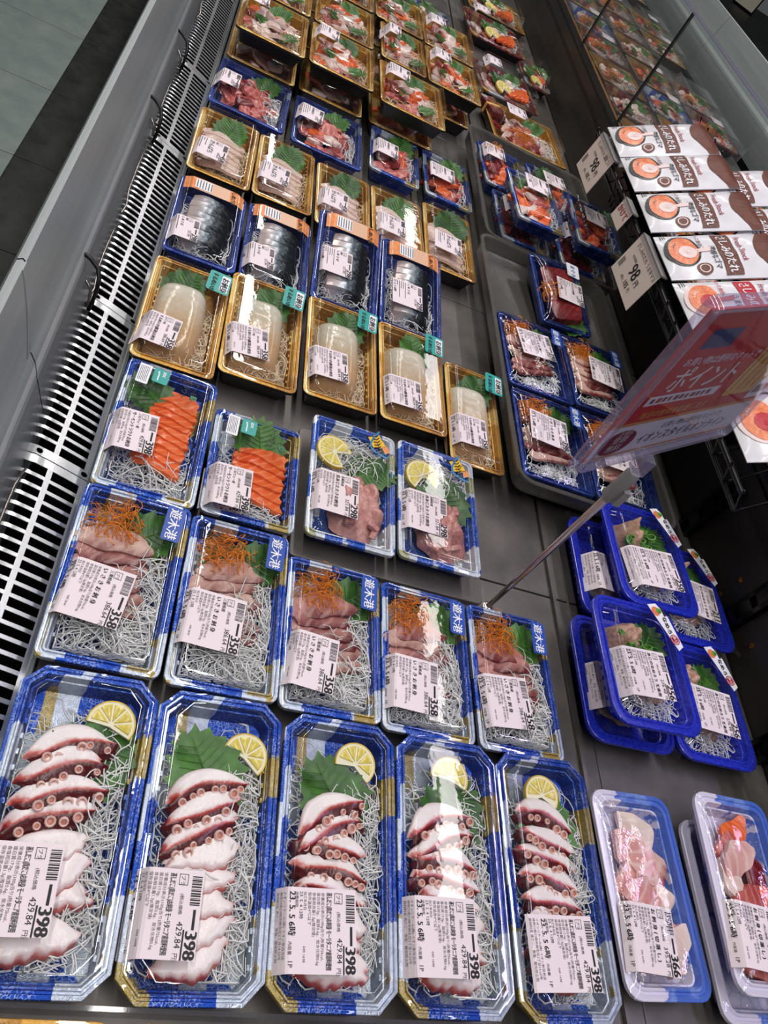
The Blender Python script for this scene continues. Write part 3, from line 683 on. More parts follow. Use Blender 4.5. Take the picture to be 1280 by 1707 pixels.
def salmon_pack(i, rim, yaw, L, label):
    p = Pack('salmon_pack', label, 'sashimi pack', 'salmon trout sashimi packs', rim, 0, yaw, 0, .102, L, .026, 'blue', ('box', .011), 30+i); r = p.r
    p.daikon((.004, -.055, .034, .028 if i == 0 else .010), 120 if i == 0 else 50, -.020, .018, v='s'); p.daikon((.0, .0, .03, .05), 60, -.021, .01, v='s2')
    if i == 0: p.leaf(-.022, .052, -.004, .9, .06, .05, .1)
    else: p.leaf(.004, .045, -.004, .2, .06, .056, .25)
    n = 10 if i == 0 else 6; y0, st = (.052, .0105) if i == 0 else (.028, .0125)
    for k in range(n):
        me = fillet(.050 if i == 0 else .058, .030, .0045, (k % 4, 's'), 'salmon', .1, .22)
        p.part('salmon_slice', me, (.008-(.0005*k)+r.uniform(-.002, .002), y0-k*st, -.010), (-.30, 0, -.10+r.uniform(-.05, .05)), 1)
    p.label('salmon', -.003, -.022 if i == 0 else -.042, 1.05, .04 if i == 0 else 0, True, sc=.95)
    sticker(p, 'eco_sticker', .017, .022, -.014, L/2-.028, p.h+.0008, ['sticker_teal', (.004, .0112, .0072, .0126, 'sticker_white'), (.0072, .0105, .019, .0118, 'sticker_white')], [('asc', .003, .0072, .007, 'sticker_white', .0002)], -.05, 'teal certification sticker')
    def pr():
        fn = lambda u, v, lift: (.015-v, .0-u, lift); mb = MB()
        put(mb, 'サーモン', 0, .010, .0085, 'ink', fn, .0002); put(mb, 'トラウト', .001, .0205, .0085, 'ink', fn, .0002); rect(mb, .024, .002, .031, .009, 'sticker_green', fn)
        return mb.mesh('lid_print')
    p.part('lid_print', cached('salmonprint', pr), (.018, L/2-.0165, p.h+.0006), (0, 0, -.1), 1, 'black lettering printed on the lid')
    def tax():
        mb = MB(); mb.loft([rrect(.013, .030, .001, 1, z) for z in (0, .0002)], 'sticker_white')
        for k in range(6): mb.box((-.005+k*.0017, -.012, .0003), (-.0044+k*.0017, .012, .00035), 'ink_grey')
        return mb.mesh('leaflet')
    p.part('print_panel', cached('leaflet', tax), (-.032, L/2-.031, p.h+.0005), (0, 0, -.04), 1, 'small white text panel')
    return p
def aji_pack(i, rim, yaw, label):
    p = Pack('minced_aji_pack', label, 'sashimi pack', 'chopped horse mackerel packs on the steel riser', rim, 1.5, yaw, 0, .108, .178, .026, 'bluew', ('box', .008), 40+i); r = p.r
    p.daikon((.002, .042, .036, .030), 190, -.020, .022, v='a%d' % i, ln=(.03, .05)); p.daikon((.028, -.012, .012, .04), 40, -.021, .012, v='a3')
    p.lemon(-.026 if i == 0 else -.022, .036 if i == 0 else .038, -.002, 1.2 if i == 0 else .2, .023, .8, .1)
    if i == 0: p.leaf(.024, .022, -.001, -1.3, .058, .05, .1)
    else: p.leaf(.008, .012, -.001, -.1, .066, .068, .1)
    o = p.part('minced_fish', lump((.034, .046, .020), 'aji%d' % i, 'mince', .5), (.008, -.030, -.018), (0, 0, .2), 1, 'pink chopped fish', None)
    for k in range(10):
        p.part('fish_piece', chunk(.014, .008, .006, (k % 4, 'a'), 'mince'), (.008+r.uniform(-.024, .024), -.030+r.uniform(-.034, .034), -.004+r.uniform(-.003, .002)), (r.uniform(-.3, .3), r.uniform(-.3, .3), r.random()*6), 1)
    p.label('aji', .0035 if i == 0 else .006, -.030 if i == 0 else -.0235, .95, -.02)
    def st():
        mb = MB(); fn = lambda u, v, lift: (.014-v, .022-u, lift)
        for u, v, w_, h_, mm in ((.006, .004, .012, .009, 'sticker_yellow'), (.016, .003, .010, .009, 'sticker_yellow'), (.024, .001, .010, .008, 'sticker_orange'), (.008, .013, .016, .008, 'sticker_yellow')): rect(mb, u, v, u+w_, v+h_, mm, fn, .0003)
        mb.tube([fn(.002+.04*t, .002+.022*math.sin(t*PI*.9), .0006) for t in [k/12 for k in range(13)]], .0013, 'sticker_sky', 4)
        for j in range(7): mb.tube([fn(.007+j*.0042, .006+j*.001, .0012), fn(.009+j*.0042, .010+j*.001, .0012), fn(.008+j*.0042, .015+j*.001, .0012)], .0006, 'ink', 4)
        return mb.mesh('promo_sticker')
    p.part('promo_sticker', cached('ajist', st), (.026, .060, p.h+.0006), (0, 0, .45), 1, 'yellow, orange and sky blue sticker')
    return p
def squid_pack(i, rim, pitch, yaw, label, sz=1.0):
    p = Pack('squid_pack', label, 'sashimi pack', 'squid sashimi packs in gold trays', rim, pitch, yaw, 0, (.097, .099, .102, .1, .084)[i], .190, .030, 'gold', ('box', .012), 50+i); r = p.r
    p.daikon((.026, -.025, .014, .055), 90, -.022, .016, 'daikon_gold', 'q%d' % (i % 2)); p.daikon((.006, -.062, .034, .020), 80, -.022, .020, 'daikon_gold', 'qb%d' % (i % 2))
    if i == 3: p.daikon((-.03, .0, .012, .05), 50, -.022, .016, 'daikon_gold', 'qc')
    p.leaf(.004 if i else -.006, .050, .0, (-.5, -.3, -.2, .3, -.3)[i], .055, .052, .3)
    def body():
        mb = MB()
        def fn(a, b):
            x, y = a*2-1, b*2-1; w_ = .033*(1-.10*max(0, y)**2-.12*max(0, -y)**3)
            e = max(0, 1-x**4)*max(0, 1-abs(y)**7)
            z = .030*e**.5+.0010*math.sin(b*60+a*2)*(y > .2)*e*.5+.0008*math.sin(a*7+b*4)*e
            return (x*w_+.003*y, y*.064*(1-.05*x*x), z)
        mb.grid(24, 36, fn, 'squid'); return mb.mesh('squid_mantle', 1.5)
    p.part('squid_mantle', cached('squid', body), (-.006, -.008, -.019), (0, 0, .02), 1, 'smooth translucent ivory squid')
    p.label('squid', (-.002, .005, .0036, .0058, .010)[i], (-.055, -.040, -.041, -.048, -.042)[i], 1.05, (-.09, .08, .04, .03, .02)[i], True, sc=.91)
    sticker(p, 'squid_sticker', .029, .040, .032, .066, p.h+.001, ['sticker_teal', (.004, .002, .036, .0125, 'sticker_white')], [('お刺身', .007, .0112, .0100, 'ink', .0005), ('するめいか', .003, .0238, .0078, 'ink', .0005)], -.08, 'teal sticker with brushed black lettering')
    return p
def saba_pack(i, rim, pitch, yaw, label):
    p = Pack('pickled_mackerel_pack', label, 'sashimi pack', 'pickled mackerel packs with orange printed bands', rim, pitch, yaw, 0, (.098, .098, .104, .104)[i], .186, .026, 'dark', ('dome', .012), 60+i); r = p.r
    p.daikon((.0, -.070, .036, .012), 60, -.020, .022, v='m%d' % (i % 2)); p.daikon((.036, -.03, .006, .05), 30, -.020, .018, v='m2'); p.daikon((-.036, -.01, .008, .05), 30, -.020, .018, v='m3')
    def cut(k):
        def mk():
            mb = MB(); rings = []; n = 10
            for j in range(n+1):
                t = j/n; x = -.031+.062*t; z = .0235*(1-(1.15*(t-.42))**2*1.3)*(1 if t < .95 else .75)+.0005*math.sin(k*2+j)
                rings.append([(x, -.0078, -.001), (x, -.0076, z*.93), (x, -.0068, z*.985), (x, .002, z*1.0), (x, .0074, z*.99+.0012), (x, .0078, -.001)])
            mb.loft(rings, 'mackerel'); return mb.mesh('mackerel_slice', .8)
        return cached(('sabacut', k), mk)
    for k in range(8): p.part('mackerel_slice', cut(k % 3), (.004-.0006*k+r.uniform(-.001, .001), .036-k*.0137, -.014), (-.12, 0, -.12+r.uniform(-.03, .03)), 1)
    def band():
        mb = MB(); fn = lambda u, v, lift: (.040-v, .020-u, .0131+lift)
        mb.grid(8, 2, lambda a, b: (-.043+.086*a, -.013+.030*b, .0128-.005*(abs(2*a-1))**8), 'sticker_orange', lambda a, b: 'band_beige' if .2 < a < .8 else 'sticker_orange')
        mb.grid(4, 1, lambda a, b: (-.028+.024*a, -.010+.024*b, .0133), 'sticker_white')
        for k in range(6): mb.box((-.026+k*.004, -.008, .0134), (-.0246+k*.004, .012, .0135), 'ink_grey')
        put(mb, 'しめさば', .004, .016, .0088, 'ink', fn, .0004)
        return mb.mesh('printed_band')
    p.part('printed_band', cached('sababand', band), (0, .062, 0), (0, 0, 0), 1, 'orange printed band')
    p.label('saba', (-.009, -.005, .002, .012)[i], (-.050, -.046, -.019, -.028)[i], 1.05, .02, False, sc=.86)
    return p
def gold_pack(i, rim, pitch, yaw, label):
    p = Pack('amberjack_pack', label, 'sashimi pack', 'amberjack sashimi packs in gold trays', rim, pitch, yaw, 0, .097, .188, .030, 'gold', ('box', .013), 70+i); r = p.r
    p.daikon((.024, -.02, .014, .055), 60, -.022, .022, 'daikon_gold', 'g%d' % (i % 2)); p.daikon((.0, -.05, .03, .025), 50, -.022, .014, 'daikon_gold', 'gb')
    p.leaf(.004 if i != 4 else .006, .050, .002, (-.3, -.25, -.4, -.8, .1)[i], .050 if i != 4 else .058, .052 if i != 4 else .066, .35)
    for k in range(7):
        p.part('fish_slice', fillet(.064, .032, .004, (k % 4, 'g'), ('hirame', 'white_fish')[i in (2, 3)], .1, .3), (-.004+r.uniform(-.002, .002), .036-k*.0145, -.010+.001*math.sin(k)), (-.18, r.uniform(-.06, .06), .05+r.uniform(-.08, .08)), 1)
    p.label('gold', (.0044, .0045, .002, .006, .016)[i], (-.046, -.039, -.030, -.034, -.032)[i], 1.05, -.05, False, sc=.90)
    return p
def chunks(p, area, n, kinds, z0=-.016, h=.018, size=(.02, .03)):
    cx, cy, ax, ay = area; r = p.r
    for k in range(n):
        a = r.random()*2*PI; q = math.sqrt((k+.5)/n); a = k*2.4+r.uniform(-.4, .4)
        z = z0+h*(1-q)*.9+r.uniform(0, .003); mm = r.choice(kinds)
        if k % 2 == 0: me, nm = fillet(.040, .026, .005, (k % 4, 'ch'), mm, .3, .3), 'fish_slice'
        else: me, nm = chunk(size[1], size[0], .009, (k % 5, 'ch'), mm), 'fish_piece'
        p.part(nm, me, (cx+ax*q*math.cos(a), cy+ay*q*math.sin(a), z), (r.uniform(-.35, .35), r.uniform(-.35, .35), r.random()*6), 1)
def assorted_pack(name, label, group, rim, pitch, yaw, W, L, seed, kinds, tray='blue', lid=('dome', .024), lab='mori', leaf=(.02, .045), dz=(.028, -.01), lx=.0, ly=.015, D=.028, n=14, extra=None, detail=False, cat='sashimi pack', dmat='daikon'):
    p = Pack(name, label, cat, group, rim, pitch, yaw, 0, W, L, D, tray, lid, seed)
    if dz: p.daikon((W*.28, dz[1], W*.16, L*.30), 80, -.020, .022, dmat, 'as%d' % (seed % 2))
    chunks(p, (-.004, -.010, W*.33, L*.32), int(n*1.4), kinds)
    if leaf: p.leaf(leaf[0], leaf[1], -.002, -.4+p.r.uniform(-.5, .5), .046 if tray == 'gold' else .056, .044 if tray == 'gold' else .054, .3)
    if lab: p.label(lab, lx, ly, 1.05, -.03+p.r.uniform(-.04, .04), detail, sc=.91)
    if extra: extra(p)
    return p
def namero_pack(i, rim, pitch, yaw, lab, lx, ly, label, full=True):
    p = Pack('minced_fish_pack', label, 'sashimi pack', 'cobalt packs of seasoned minced fish', rim, pitch, yaw, 0, .124, .160, .028, 'cobalt', ('round', .012 if full else .0160), 80+i); r = p.r
    def tab():
        mb = MB()
        for k in range(7): mb.box((-.0065+k*.002, -.004, 0), (-.0055+k*.002, .004, .0010), 'lid_clear')
        mb.box((-.008, -.0045, -.0006), (.008, .0045, 0), 'lid_clear'); return mb.mesh('lid_tab')
    for sx, sy in ((1, -1), (-1, 1)):
        p.part('lid_tab', cached('tab', tab), (sx*.0575, sy*.0755, .0005), (0, 0, -sx*sy*PI/4*-1), 1, 'ribbed clear lid tab')
    if not full:
        p.part('minced_fish', lump((.03, .038, .016), 'nm%d' % (i % 2), 'mince_brown', .4, n=10), (0, -.01, -.018)); p.label(lab, lx, ly, 1.0, -.05); return p
    p.daikon((.0, -.046, .036, .014), 60, -.020, .016, v='n')
    p.leaf(.016, .030, -.010, -.5, .06, .05, .1)
    if i == 3:
        p.part('scallion_stalk', fish_slice(.082, .022, .012, 'stalk', 'scallion', .02, .2), (-.014, .020, -.010), (0, 0, 1.5), 1, 'pale green stalk')
    p.part('minced_fish', lump((.024, .022, .024), 'nma%d' % (i % 2), 'mince_brown', .5, n=10), (-.022, .028, -.018), (0, 0, i), 1, 'pinkish minced fish')
    p.part('minced_fish', lump((.032, .03, .018), 'nmb%d' % (i % 2), 'mince_brown', .5, n=10), (.004, -.012, -.018), (0, 0, i*2), 1, 'pinkish minced fish')
    def ring():
        mb = MB(); N = 8; rr = ((.0045, 0), (.0045, .004), (.0032, .0042), (.0030, 0)); mb.loft([[(q*math.cos(2*PI*j/N), q*math.sin(2*PI*j/N), z) for q, z in rr] for j in list(range(N))+[0]], 'scallion', False, False); return mb.mesh('scallion_ring', 1)
    for k in range(14): p.part('scallion_ring', cached('ring', ring), (r.uniform(-.034, .014), r.uniform(-.01, .044), r.uniform(-.003, .004)), (r.uniform(-.7, .7), r.uniform(-.7, .7), 0), r.uniform(.9, 1.5))
    p.label(lab, lx, ly, 1.0, (0, 0, -.05, -.10, .04, .07)[i])
    def st():
        mb = MB(); fn = lambda u, v, lift: (.013-v, .030-u, lift)
        mb.loft([[(x, y, z) for x, y in ((-.010, .031), (.004, .031), (.013, .012), (.013, -.027), (.003, -.031))] for z in (0, .0003)], 'sticker_white')
        mb.loft([[(-.002+.0062*math.cos(2*PI*k/14), .021+.0062*math.sin(2*PI*k/14), z) for k in range(14)] for z in (.0004, .0005)], 'bowl_orange'); mb.loft([[(.003+.004*math.cos(2*PI*k/8), .021+.004*math.sin(2*PI*k/8), z) for k in range(8)] for z in (.0005, .0006)], 'scallion')
        rect(mb, .004, .0015, .017, .0055, 'ink', fn, .0005)
        put(mb, 'なめろう', .017, .0100, .0078, 'ink', lambda a, b, c: fn(a, b+.1*(a-.017), c+.0004), .0004)
        for q, zz, mm in ((.0068, .0005, 'sticker_red'), (.0056, .0006, 'sticker_white'), (.0050, .0007, 'sticker_red')): mb.loft([[(.0055+q*math.cos(2*PI*k/18), -.017+q*math.sin(2*PI*k/18), z) for k in range(18)] for z in (zz-.0002, zz)], mm)
        put(mb, 'あじ', -.0035, .0035, .0050, 'sticker_white', lambda a, b, c: (.0055+.0018-b, -.017+.0012-a, c+.0006), .0002)
        return mb.mesh('corner_sticker')
    p.part('corner_sticker', cached('namest', st), (.030, .046, p.h+.0008), (0, 0, .32), 1, 'white corner sticker with a red round seal')
    return p

# ------------------------------------------------------------------ the setting
def structure(name, me, loc=(0, 0, 0)):
    o = obj(name, me, None, loc); o['kind'] = 'structure'; return o
FZ = -0.85
def floor_mat(name, a, b_, tile, sc):
    t = NT(name); c = t.add('ShaderNodeTexCoord'); n = t.noise(sc, 6, .65)
    t.link(t.ramp(n.outputs['Fac'], [(.36, lin(a)), (.68, lin(b_))]), t.b.inputs['Base Color']); t.b.inputs['Roughness'].default_value = .45
    t.bump(n.outputs['Fac'], .08, .002); MATS[name] = t.m
floor_mat('tile_pale', (128, 142, 140), (148, 160, 157), .6, 9); floor_mat('tile_dark', (22, 23, 23), (50, 52, 50), .6, 14)
mb = MB(); mb.box((-6, -4, FZ-.2), (8, 14, FZ-.006), 'tile_dark'); FLOOR = structure('floor', mb.mesh('floor'))
def tile(w_, l_, mm):
    def mk():
        mb = MB(); mb.loft([rrect(w_-.003, l_-.003, .002, 1, FZ-.004), rrect(w_-.003, l_-.003, .002, 1, FZ-.0005), rrect(w_-.005, l_-.005, .002, 1, FZ)], mm); return mb.mesh('floor_tile')
    return cached(('tile', w_, l_, mm), mk)
for j in range(11):
    for i in range(4): obj('floor_tile', tile(.45, .45, 'tile_pale'), FLOOR, (-.505-.225-i*.45, .3+j*.45, 0))
    obj('floor_tile', tile(.385, .45, 'tile_dark'), FLOOR, (-.312, .3+j*.45, 0))

mb = MB(); mb.box((-6, -4, 2.16), (8, 14, 2.30), 'ceiling_grey'); structure('ceiling', mb.mesh('ceiling'))
CASE = thing('display_case', 'long refrigerated island display case with grey rails and steel deck', 'display case', (.86, 1.6, FZ))
def cp(name, me, loc=(0, 0, 0), label=None):
    o = obj(name, me, CASE, (loc[0]-.86, loc[1]-1.6, loc[2]-FZ))
    if label: o['label'] = label
    return o
Y0, Y1 = -0.55, 5.2
mb = MB(); mb.box((-.0105, Y0, FZ+.02), (1.832, Y1, -.075), 'rail_body'); cp('cabinet_body', mb.mesh('cabinet_body'))
# steel deck panels with seams every 0.565 m, three lengths across
seams = [-.55, -.04, .526, 1.0915, 1.688, 2.25, 2.82, 3.4, 4.0, 4.6, 5.2]
def panel(w_, l_):
    mb = MB(); mb.loft([rrect(w_, l_-.0022, .001, 1, -.012), rrect(w_, l_-.0022, .001, 1, -.0006), rrect(w_-.0012, l_-.0034, .001, 1, 0)], 'deck_steel'); return mb.mesh('deck_panel')
for a, b in zip(seams[:-1], seams[1:]):
    for x0, x1 in ((-.008, .5535), (.5585, .846), (.874, 1.728)): cp('deck_panel', panel(x1-x0, b-a), ((x0+x1)/2, (a+b)/2, 0))
mb = MB(); mb.box((-.008, Y0, -.07), (1.728, Y1, -.013), 'duct_grey'); cp('deck_frame', mb.mesh('deck_frame'))
# upstand strip between the two deck lengths, and pressed ribs on the rear deck
mb = MB(); mb.box((.5535, Y0, -.012), (.5550, .66, .0050), 'deck_steel'); mb.box((.5550, Y0, -.012), (.5585, .66, .0045), 'deck_steel'); cp('deck_divider', mb.mesh('deck_divider'))
for x_ in (.580, .800):
    mb = MB(); mb.loft([[(x_+dx, y_, dz) for dx, dz in ((-.0016, 0), (-.0008, .0012), (.0008, .0012), (.0016, 0))] for y_ in (Y0, Y1)], 'deck_steel'); cp('deck_rib', mb.mesh('deck_rib'))
# air grille
PROF = [(-.092, .024), (-.078, .030), (-.064, .0295), (-.052, .0255), (-.040, .0205), (-.028, .0155), (-.018, .011), (-.0115, .0085)]
def gz(x):
    for (a, za), (b, zb) in zip(PROF[:-1], PROF[1:]):
        if a <= x <= b: return za+(zb-za)*(x-a)/(b-a)
    return PROF[-1][1] if x > 0 else PROF[0][1]
def grille_section(ln):
    mb = MB(); T = .0012
    def strip(x0, x1, y0, y1, n):
        xs = [x0+(x1-x0)*i/n for i in range(n+1)]; k = len(mb.v); m_ = mb.mid('grille_steel')
        mb.loft([[(x, y0, gz(x)-T), (x, y1, gz(x)-T), (x, y1, gz(x)), (x, y0, gz(x))] for x in xs], 'grille_steel')
    b = .0105
    h_ = .0030; hs = (-.061, -.0172); xs_ = [-.092, hs[0]-h_, hs[0]+h_, hs[1]-h_, hs[1]+h_, -.0125]
    for q in (0, 2, 4): strip(xs_[q], xs_[q+1], 0, b, 4 if q < 4 else 1)
    for hx in hs:
        strip(hx-h_, hx+h_, 0, b/2-h_, 1); strip(hx-h_, hx+h_, b/2+h_, b, 1)
        for sx in (-1, 1):
            for sy in (-1, 1):
                cx_, cy_ = hx+sx*h_, b/2+sy*h_; tri = [(cx_, cy_, gz(cx_)), (cx_-sx*h_*.6, cy_, gz(cx_-sx*h_*.6)), (cx_, cy_-sy*h_*.6, gz(cx_))]
                mb.poly(tri if sx*sy > 0 else tri[::-1], 'grille_steel')
    strip(-.092, -.0125, ln-b, ln-.0012, 8)
    strip(-.092, -.080, b, ln-b, 2); strip(-.0490, -.0440, b, ln-b, 1); strip(-.0185, -.0125, b, ln-b, 1)
    n = round((ln-2*b)/.0126); pt = (ln-2*b)/n
    for k in range(1, n):
        y = b+k*pt
        for x0, x1 in ((-.080, -.0490), (-.0440, -.0185)): strip(x0, x1, y-.0019, y+.0019, 4)
    return mb.mesh('grille_section', .6)
gs = [-.55, -.285, .105, .505, .75, 1.15, 1.42, 1.82, 2.08, 2.48, 2.74, 3.14, 3.4, 3.8, 4.06, 4.46, 4.72, 5.12]
for a, b in zip(gs[:-1], gs[1:]): cp('grille_section', cached(('grille', round(b-a, 3)), lambda: grille_section(b-a)), (0, a, 0), 'polished slotted steel grille plate')
mb = MB(); mb.box((-.0125, Y0, -.52), (-.0107, Y1, .0085), 'duct_grey'); mb.box((-.1145, Y0, -.52), (-.1125, Y1, .020), 'duct_grey'); mb.box((-.1125, Y0, -.52), (-.0125, Y1, -.518), 'duct_grey')
for y_ in (Y0, Y1-.002): mb.box((-.1125, y_, -.518), (-.0125, y_+.002, .004), 'duct_grey')
cp('air_duct', mb.mesh('air_duct'))
mb = MB(); mb.loft([[(-.0123, y, .0), (-.0123, y, .0115), (-.0095, y, .0105), (-.0085, y, 0)] for y in (Y0, Y1)], 'rail_trim'); cp('deck_edge_trim', mb.mesh('deck_edge_trim'))
# front rail in lengths (profile seen from inside the case), mirrored for the far side
RP = [(-.0705, -.03), (-.0710, .030), (-.0795, .066), (-.0808, .070), (-.0822, .078), (-.0845, .090), (-.0885, .099), (-.0905, .103), (-.0930, .130), (-.0965, .160), (-.1010, .186), (-.1040, .199), (-.1065, .2015), (-.1110, .199), (-.1160, .185), (-.1180, .150), (-.1180, FZ+.02)]
RM = ['rail_trim', 'rail_trim', 'rail_trim', 'rail_grey', 'rail_highlight', 'rail_grey', 'rail_grey', 'rail_grey', 'rail_grey', 'rail_grey', 'rail_grey', 'rail_highlight', 'rail_highlight', 'rail_grey', 'rail_grey', 'rail_body']
def rail(ln, sgn=1, dz=0):
    mb = MB(); pr = [(x if sgn > 0 else 1.72-x, z+(dz if z > FZ+.1 else 0)) for x, z in RP]
    k = 0
    rows = [[(x, y, z) for x, z in pr] for y in (0, ln)]
    for i in range(len(pr)-1): mb.poly([rows[0][i], rows[0][i+1], rows[1][i+1], rows[1][i]], RM[i])
    bm = bmesh.new(); me = mb.mesh('rail_section'); bm.from_mesh(me); bmesh.ops.remove_doubles(bm, verts=bm.verts, dist=1e-6); bmesh.ops.recalc_face_normals(bm, faces=bm.faces); bm.to_mesh(me); bm.free()
    me.polygons.foreach_set('use_smooth', [True]*len(me.polygons)); me.set_sharp_from_angle(angle=.5); return me
rs = [-.55, .560, 2.06, 3.56, 5.2]
for a, b in zip(rs[:-1], rs[1:]):
    cp('rail_section', rail(b-a-.002), (0, a, 0)); cp('rail_section', rail(b-a-.002, -1, .03), (0, a, 0))
mb = MB(); mb.loft([[(x+.0006, y, z) for x, z in RP[7:12]]+[(x-.0006, y, z) for x, z in RP[7:12]][::-1] for y in (.548, .560)], 'rail_grey'); cp('rail_joint_clip', mb.mesh('rail_joint_clip'), (0, 0, 0), 'bright clip over the rail joint')
# wire brackets along the inside of the rail
def hook():
    mb = MB(); mb.tube([(-.0835, .010, .082), (-.076, .008, .080), (-.066, .004, .074), (-.062, -.004, .066), (-.0615, -.012, .054), (-.063, -.016, .040), (-.065, -.017, .031)], .0026, 'black_metal', 8)
    mb.tube([(-.075, .000, .056), (-.068, -.006, .050), (-.0665, -.010, .036)], .0020, 'chrome', 6); return mb.mesh('wire_hook', 1.2)
def rod(ln):
    mb = MB(); mb.tube([(-.066, 0, .034), (-.0665, -.010, .042), (-.0685, -.03, .046), (-.0695, -ln*.5, .047), (-.0695, -ln+.04, .046), (-.066, -ln+.012, .041), (-.069, -ln, .036)], .0013, 'chrome', 6); return mb.mesh('wire_rod', 1.2)
for y_ in (.742, 1.14, 1.385, 1.79, 2.06, 2.46): cp('wire_hook', cached('hook', hook), (0, y_, 0), 'black wire hook')
for y_, ln in ((1.12, .20), (.90, .16), (1.36, .19), (1.77, .18), (2.0, .2), (.48, .2)): cp('wire_rod', cached(('rod', ln), lambda: rod(ln)), (0, y_, 0), 'thin bright wire rod')
# centre spine: low dark wall, black top rail, amber strip, glass panes
mb = MB(); mb.box((.848, Y0, -.05), (.872, Y1, .135), 'dark_panel'); cp('spine_panel', mb.mesh('spine_panel'))
mb = MB(); mb.box((.838, Y0, .135), (.858, Y1, .158), 'black_metal'); mb.box((.834, Y0, .128), (.840, Y1, .150), 'black_metal'); cp('spine_rail', mb.mesh('spine_rail'))
mb = MB(); mb.box((.8585, Y0, .135), (.8745, Y1, .153), 'wood_amber'); cp('spine_trim', mb.mesh('spine_trim'), (0, 0, 0), 'amber wooden strip')
gl = [1.335, 1.838, 2.31, 2.75, 3.2, 3.75, 4.4, 5.2]
def pane(ln):
    mb = MB(); mb.loft([rrect(.005, ln-.005, .001, 1, z, .866, ln/2) for z in (.154, .404)], 'glass_pane'); return mb.mesh('glass_pane')
for a, b in zip(gl[:-1], gl[1:]):
    cp('glass_pane', pane(b-a), (0, a, 0), 'upright clear glass pane')
    mb = MB(); mb.box((.8625, -.0018, .154), (.8695, .0018, .404), 'black_metal'); a > 1.6 and cp('glass_joint', mb.mesh('glass_joint'), (0, a, 0))
mb = MB(); mb.loft([rrect(.0075, Y1-1.335, .002, 2, z, .866, (Y1+1.335)/2) for z in (.403, .408)], 'acrylic_frame'); cp('glass_cap', mb.mesh('glass_cap'), (0, 0, 0), 'pale edging on the glass')
# slotted black uprights on the spine
def upright():
    mb = MB(); w_, d_ = .030, .012
    for a, b in ((-w_/2, -w_/2+.007), (w_/2-.007, w_/2)): mb.box((.836, a, -.02), (.848, b, .134), 'black_metal')
    for z in (-.02, .018, .050, .082, .114): mb.box((.836, -w_/2, z), (.848, w_/2, z+.020), 'black_metal')
    mb.box((.845, -w_/2, -.02), (.848, w_/2, .134), 'dark_panel')
    return mb.mesh('slotted_upright')
for y_ in (.37, .552, .73, 1.04): cp('slotted_upright', cached('upr', upright), (0, y_, 0), 'black slotted upright')
def screw():
    mb = MB(); mb.loft([[(x, q*math.cos(2*PI*k/10), q*math.sin(2*PI*k/10)) for k in range(10)] for x, q in ((.848, .0042), (.8465, .0042), (.8455, .0025))][::-1], 'brass'); return mb.mesh('brass_screw')
for y_, z_ in ((.60, .060), (.505, .042), (.60, .02)): cp('brass_screw', cached('screw', screw), (0, y_, z_), 'brass screw head')
# arms that carry the sauce rack
def arm():
    mb = MB(); mb.loft([[(x, y, z) for x, z in ((.838, .120), (.838, .158), (.70, .232), (.695, .222))] for y in (-.005, .005)], 'black_metal'); return mb.mesh('rack_arm')
for y_ in (.806, 1.068, 1.3335): cp('rack_arm', cached('arm', arm), (0, y_, 0), 'black bracket arm')
# far case top seen beyond the far rail
FARC = thing('neighbouring_case', 'dark flat-topped counter beyond the far grey rail', 'counter', (2.95, 3.6, FZ))
mb = MB(); mb.box((-.85, -3.2, 0), (.85, 3.2, .80), 'rail_body'); obj('counter_body', mb.mesh('counter_body'), FARC)
mb = MB(); mb.loft([rrect(1.74, 6.5, .02, 2, .80), rrect(1.74, 6.5, .02, 2, .815), rrect(1.72, 6.48, .02, 2, .82)], 'tile_dark'); obj('counter_top', mb.mesh('counter_top'), FARC)
def at(px, py, z):
    """ground point under a photo pixel on the level z"""
    d = RX*(px-640)+RY*(py-853.5)+RZ*1278; t = (z-.65)/d.z; return (d.x*t, d.y*t, z)
c = at(1236, 15, FZ+.82)
t = thing('place_card', 'small square beige card in a dark tilted holder on the dark counter', 'card', (c[0], c[1], c[2]+.0080), Vector((-.40, -.62, .68)).to_track_quat('Z', 'Y').to_euler())
mb = MB(); mb.box((-.085, 0, -.012), (.085, .17, 0), 'black_plastic'); obj('card_holder', mb.mesh('card_holder'), t)
mb = MB(); mb.box((-.075, .010, 0), (.075, .160, .002), 'card_beige'); mb.box((-.05, .03, .002), (-.046, .14, .0025), 'ink_grey'); obj('card_face', mb.mesh('card_face'), t)

# steel riser plate under the chopped fish packs, clear stops between rows
t = thing('steel_riser', 'flat steel riser plate under the chopped horse mackerel packs', 'riser', (.322, .578, 0))
mb = MB(); mb.loft([rrect(.242, .192, .006, 3, z) for z in (.0, .0078)]+[rrect(.240, .190, .006, 3, .0086)], 'deck_steel'); obj('plate', mb.mesh('riser_plate', .5), t)
t = thing('front_stop', 'long clear acrylic strip standing across the deck before the octopus packs', 'acrylic strip', (.268, .0655, 0))
mb = MB(); mb.box((-.2755, -.0025, 0), (.285, .0005, .034), 'acrylic'); obj('strip', mb.mesh('strip'), t)

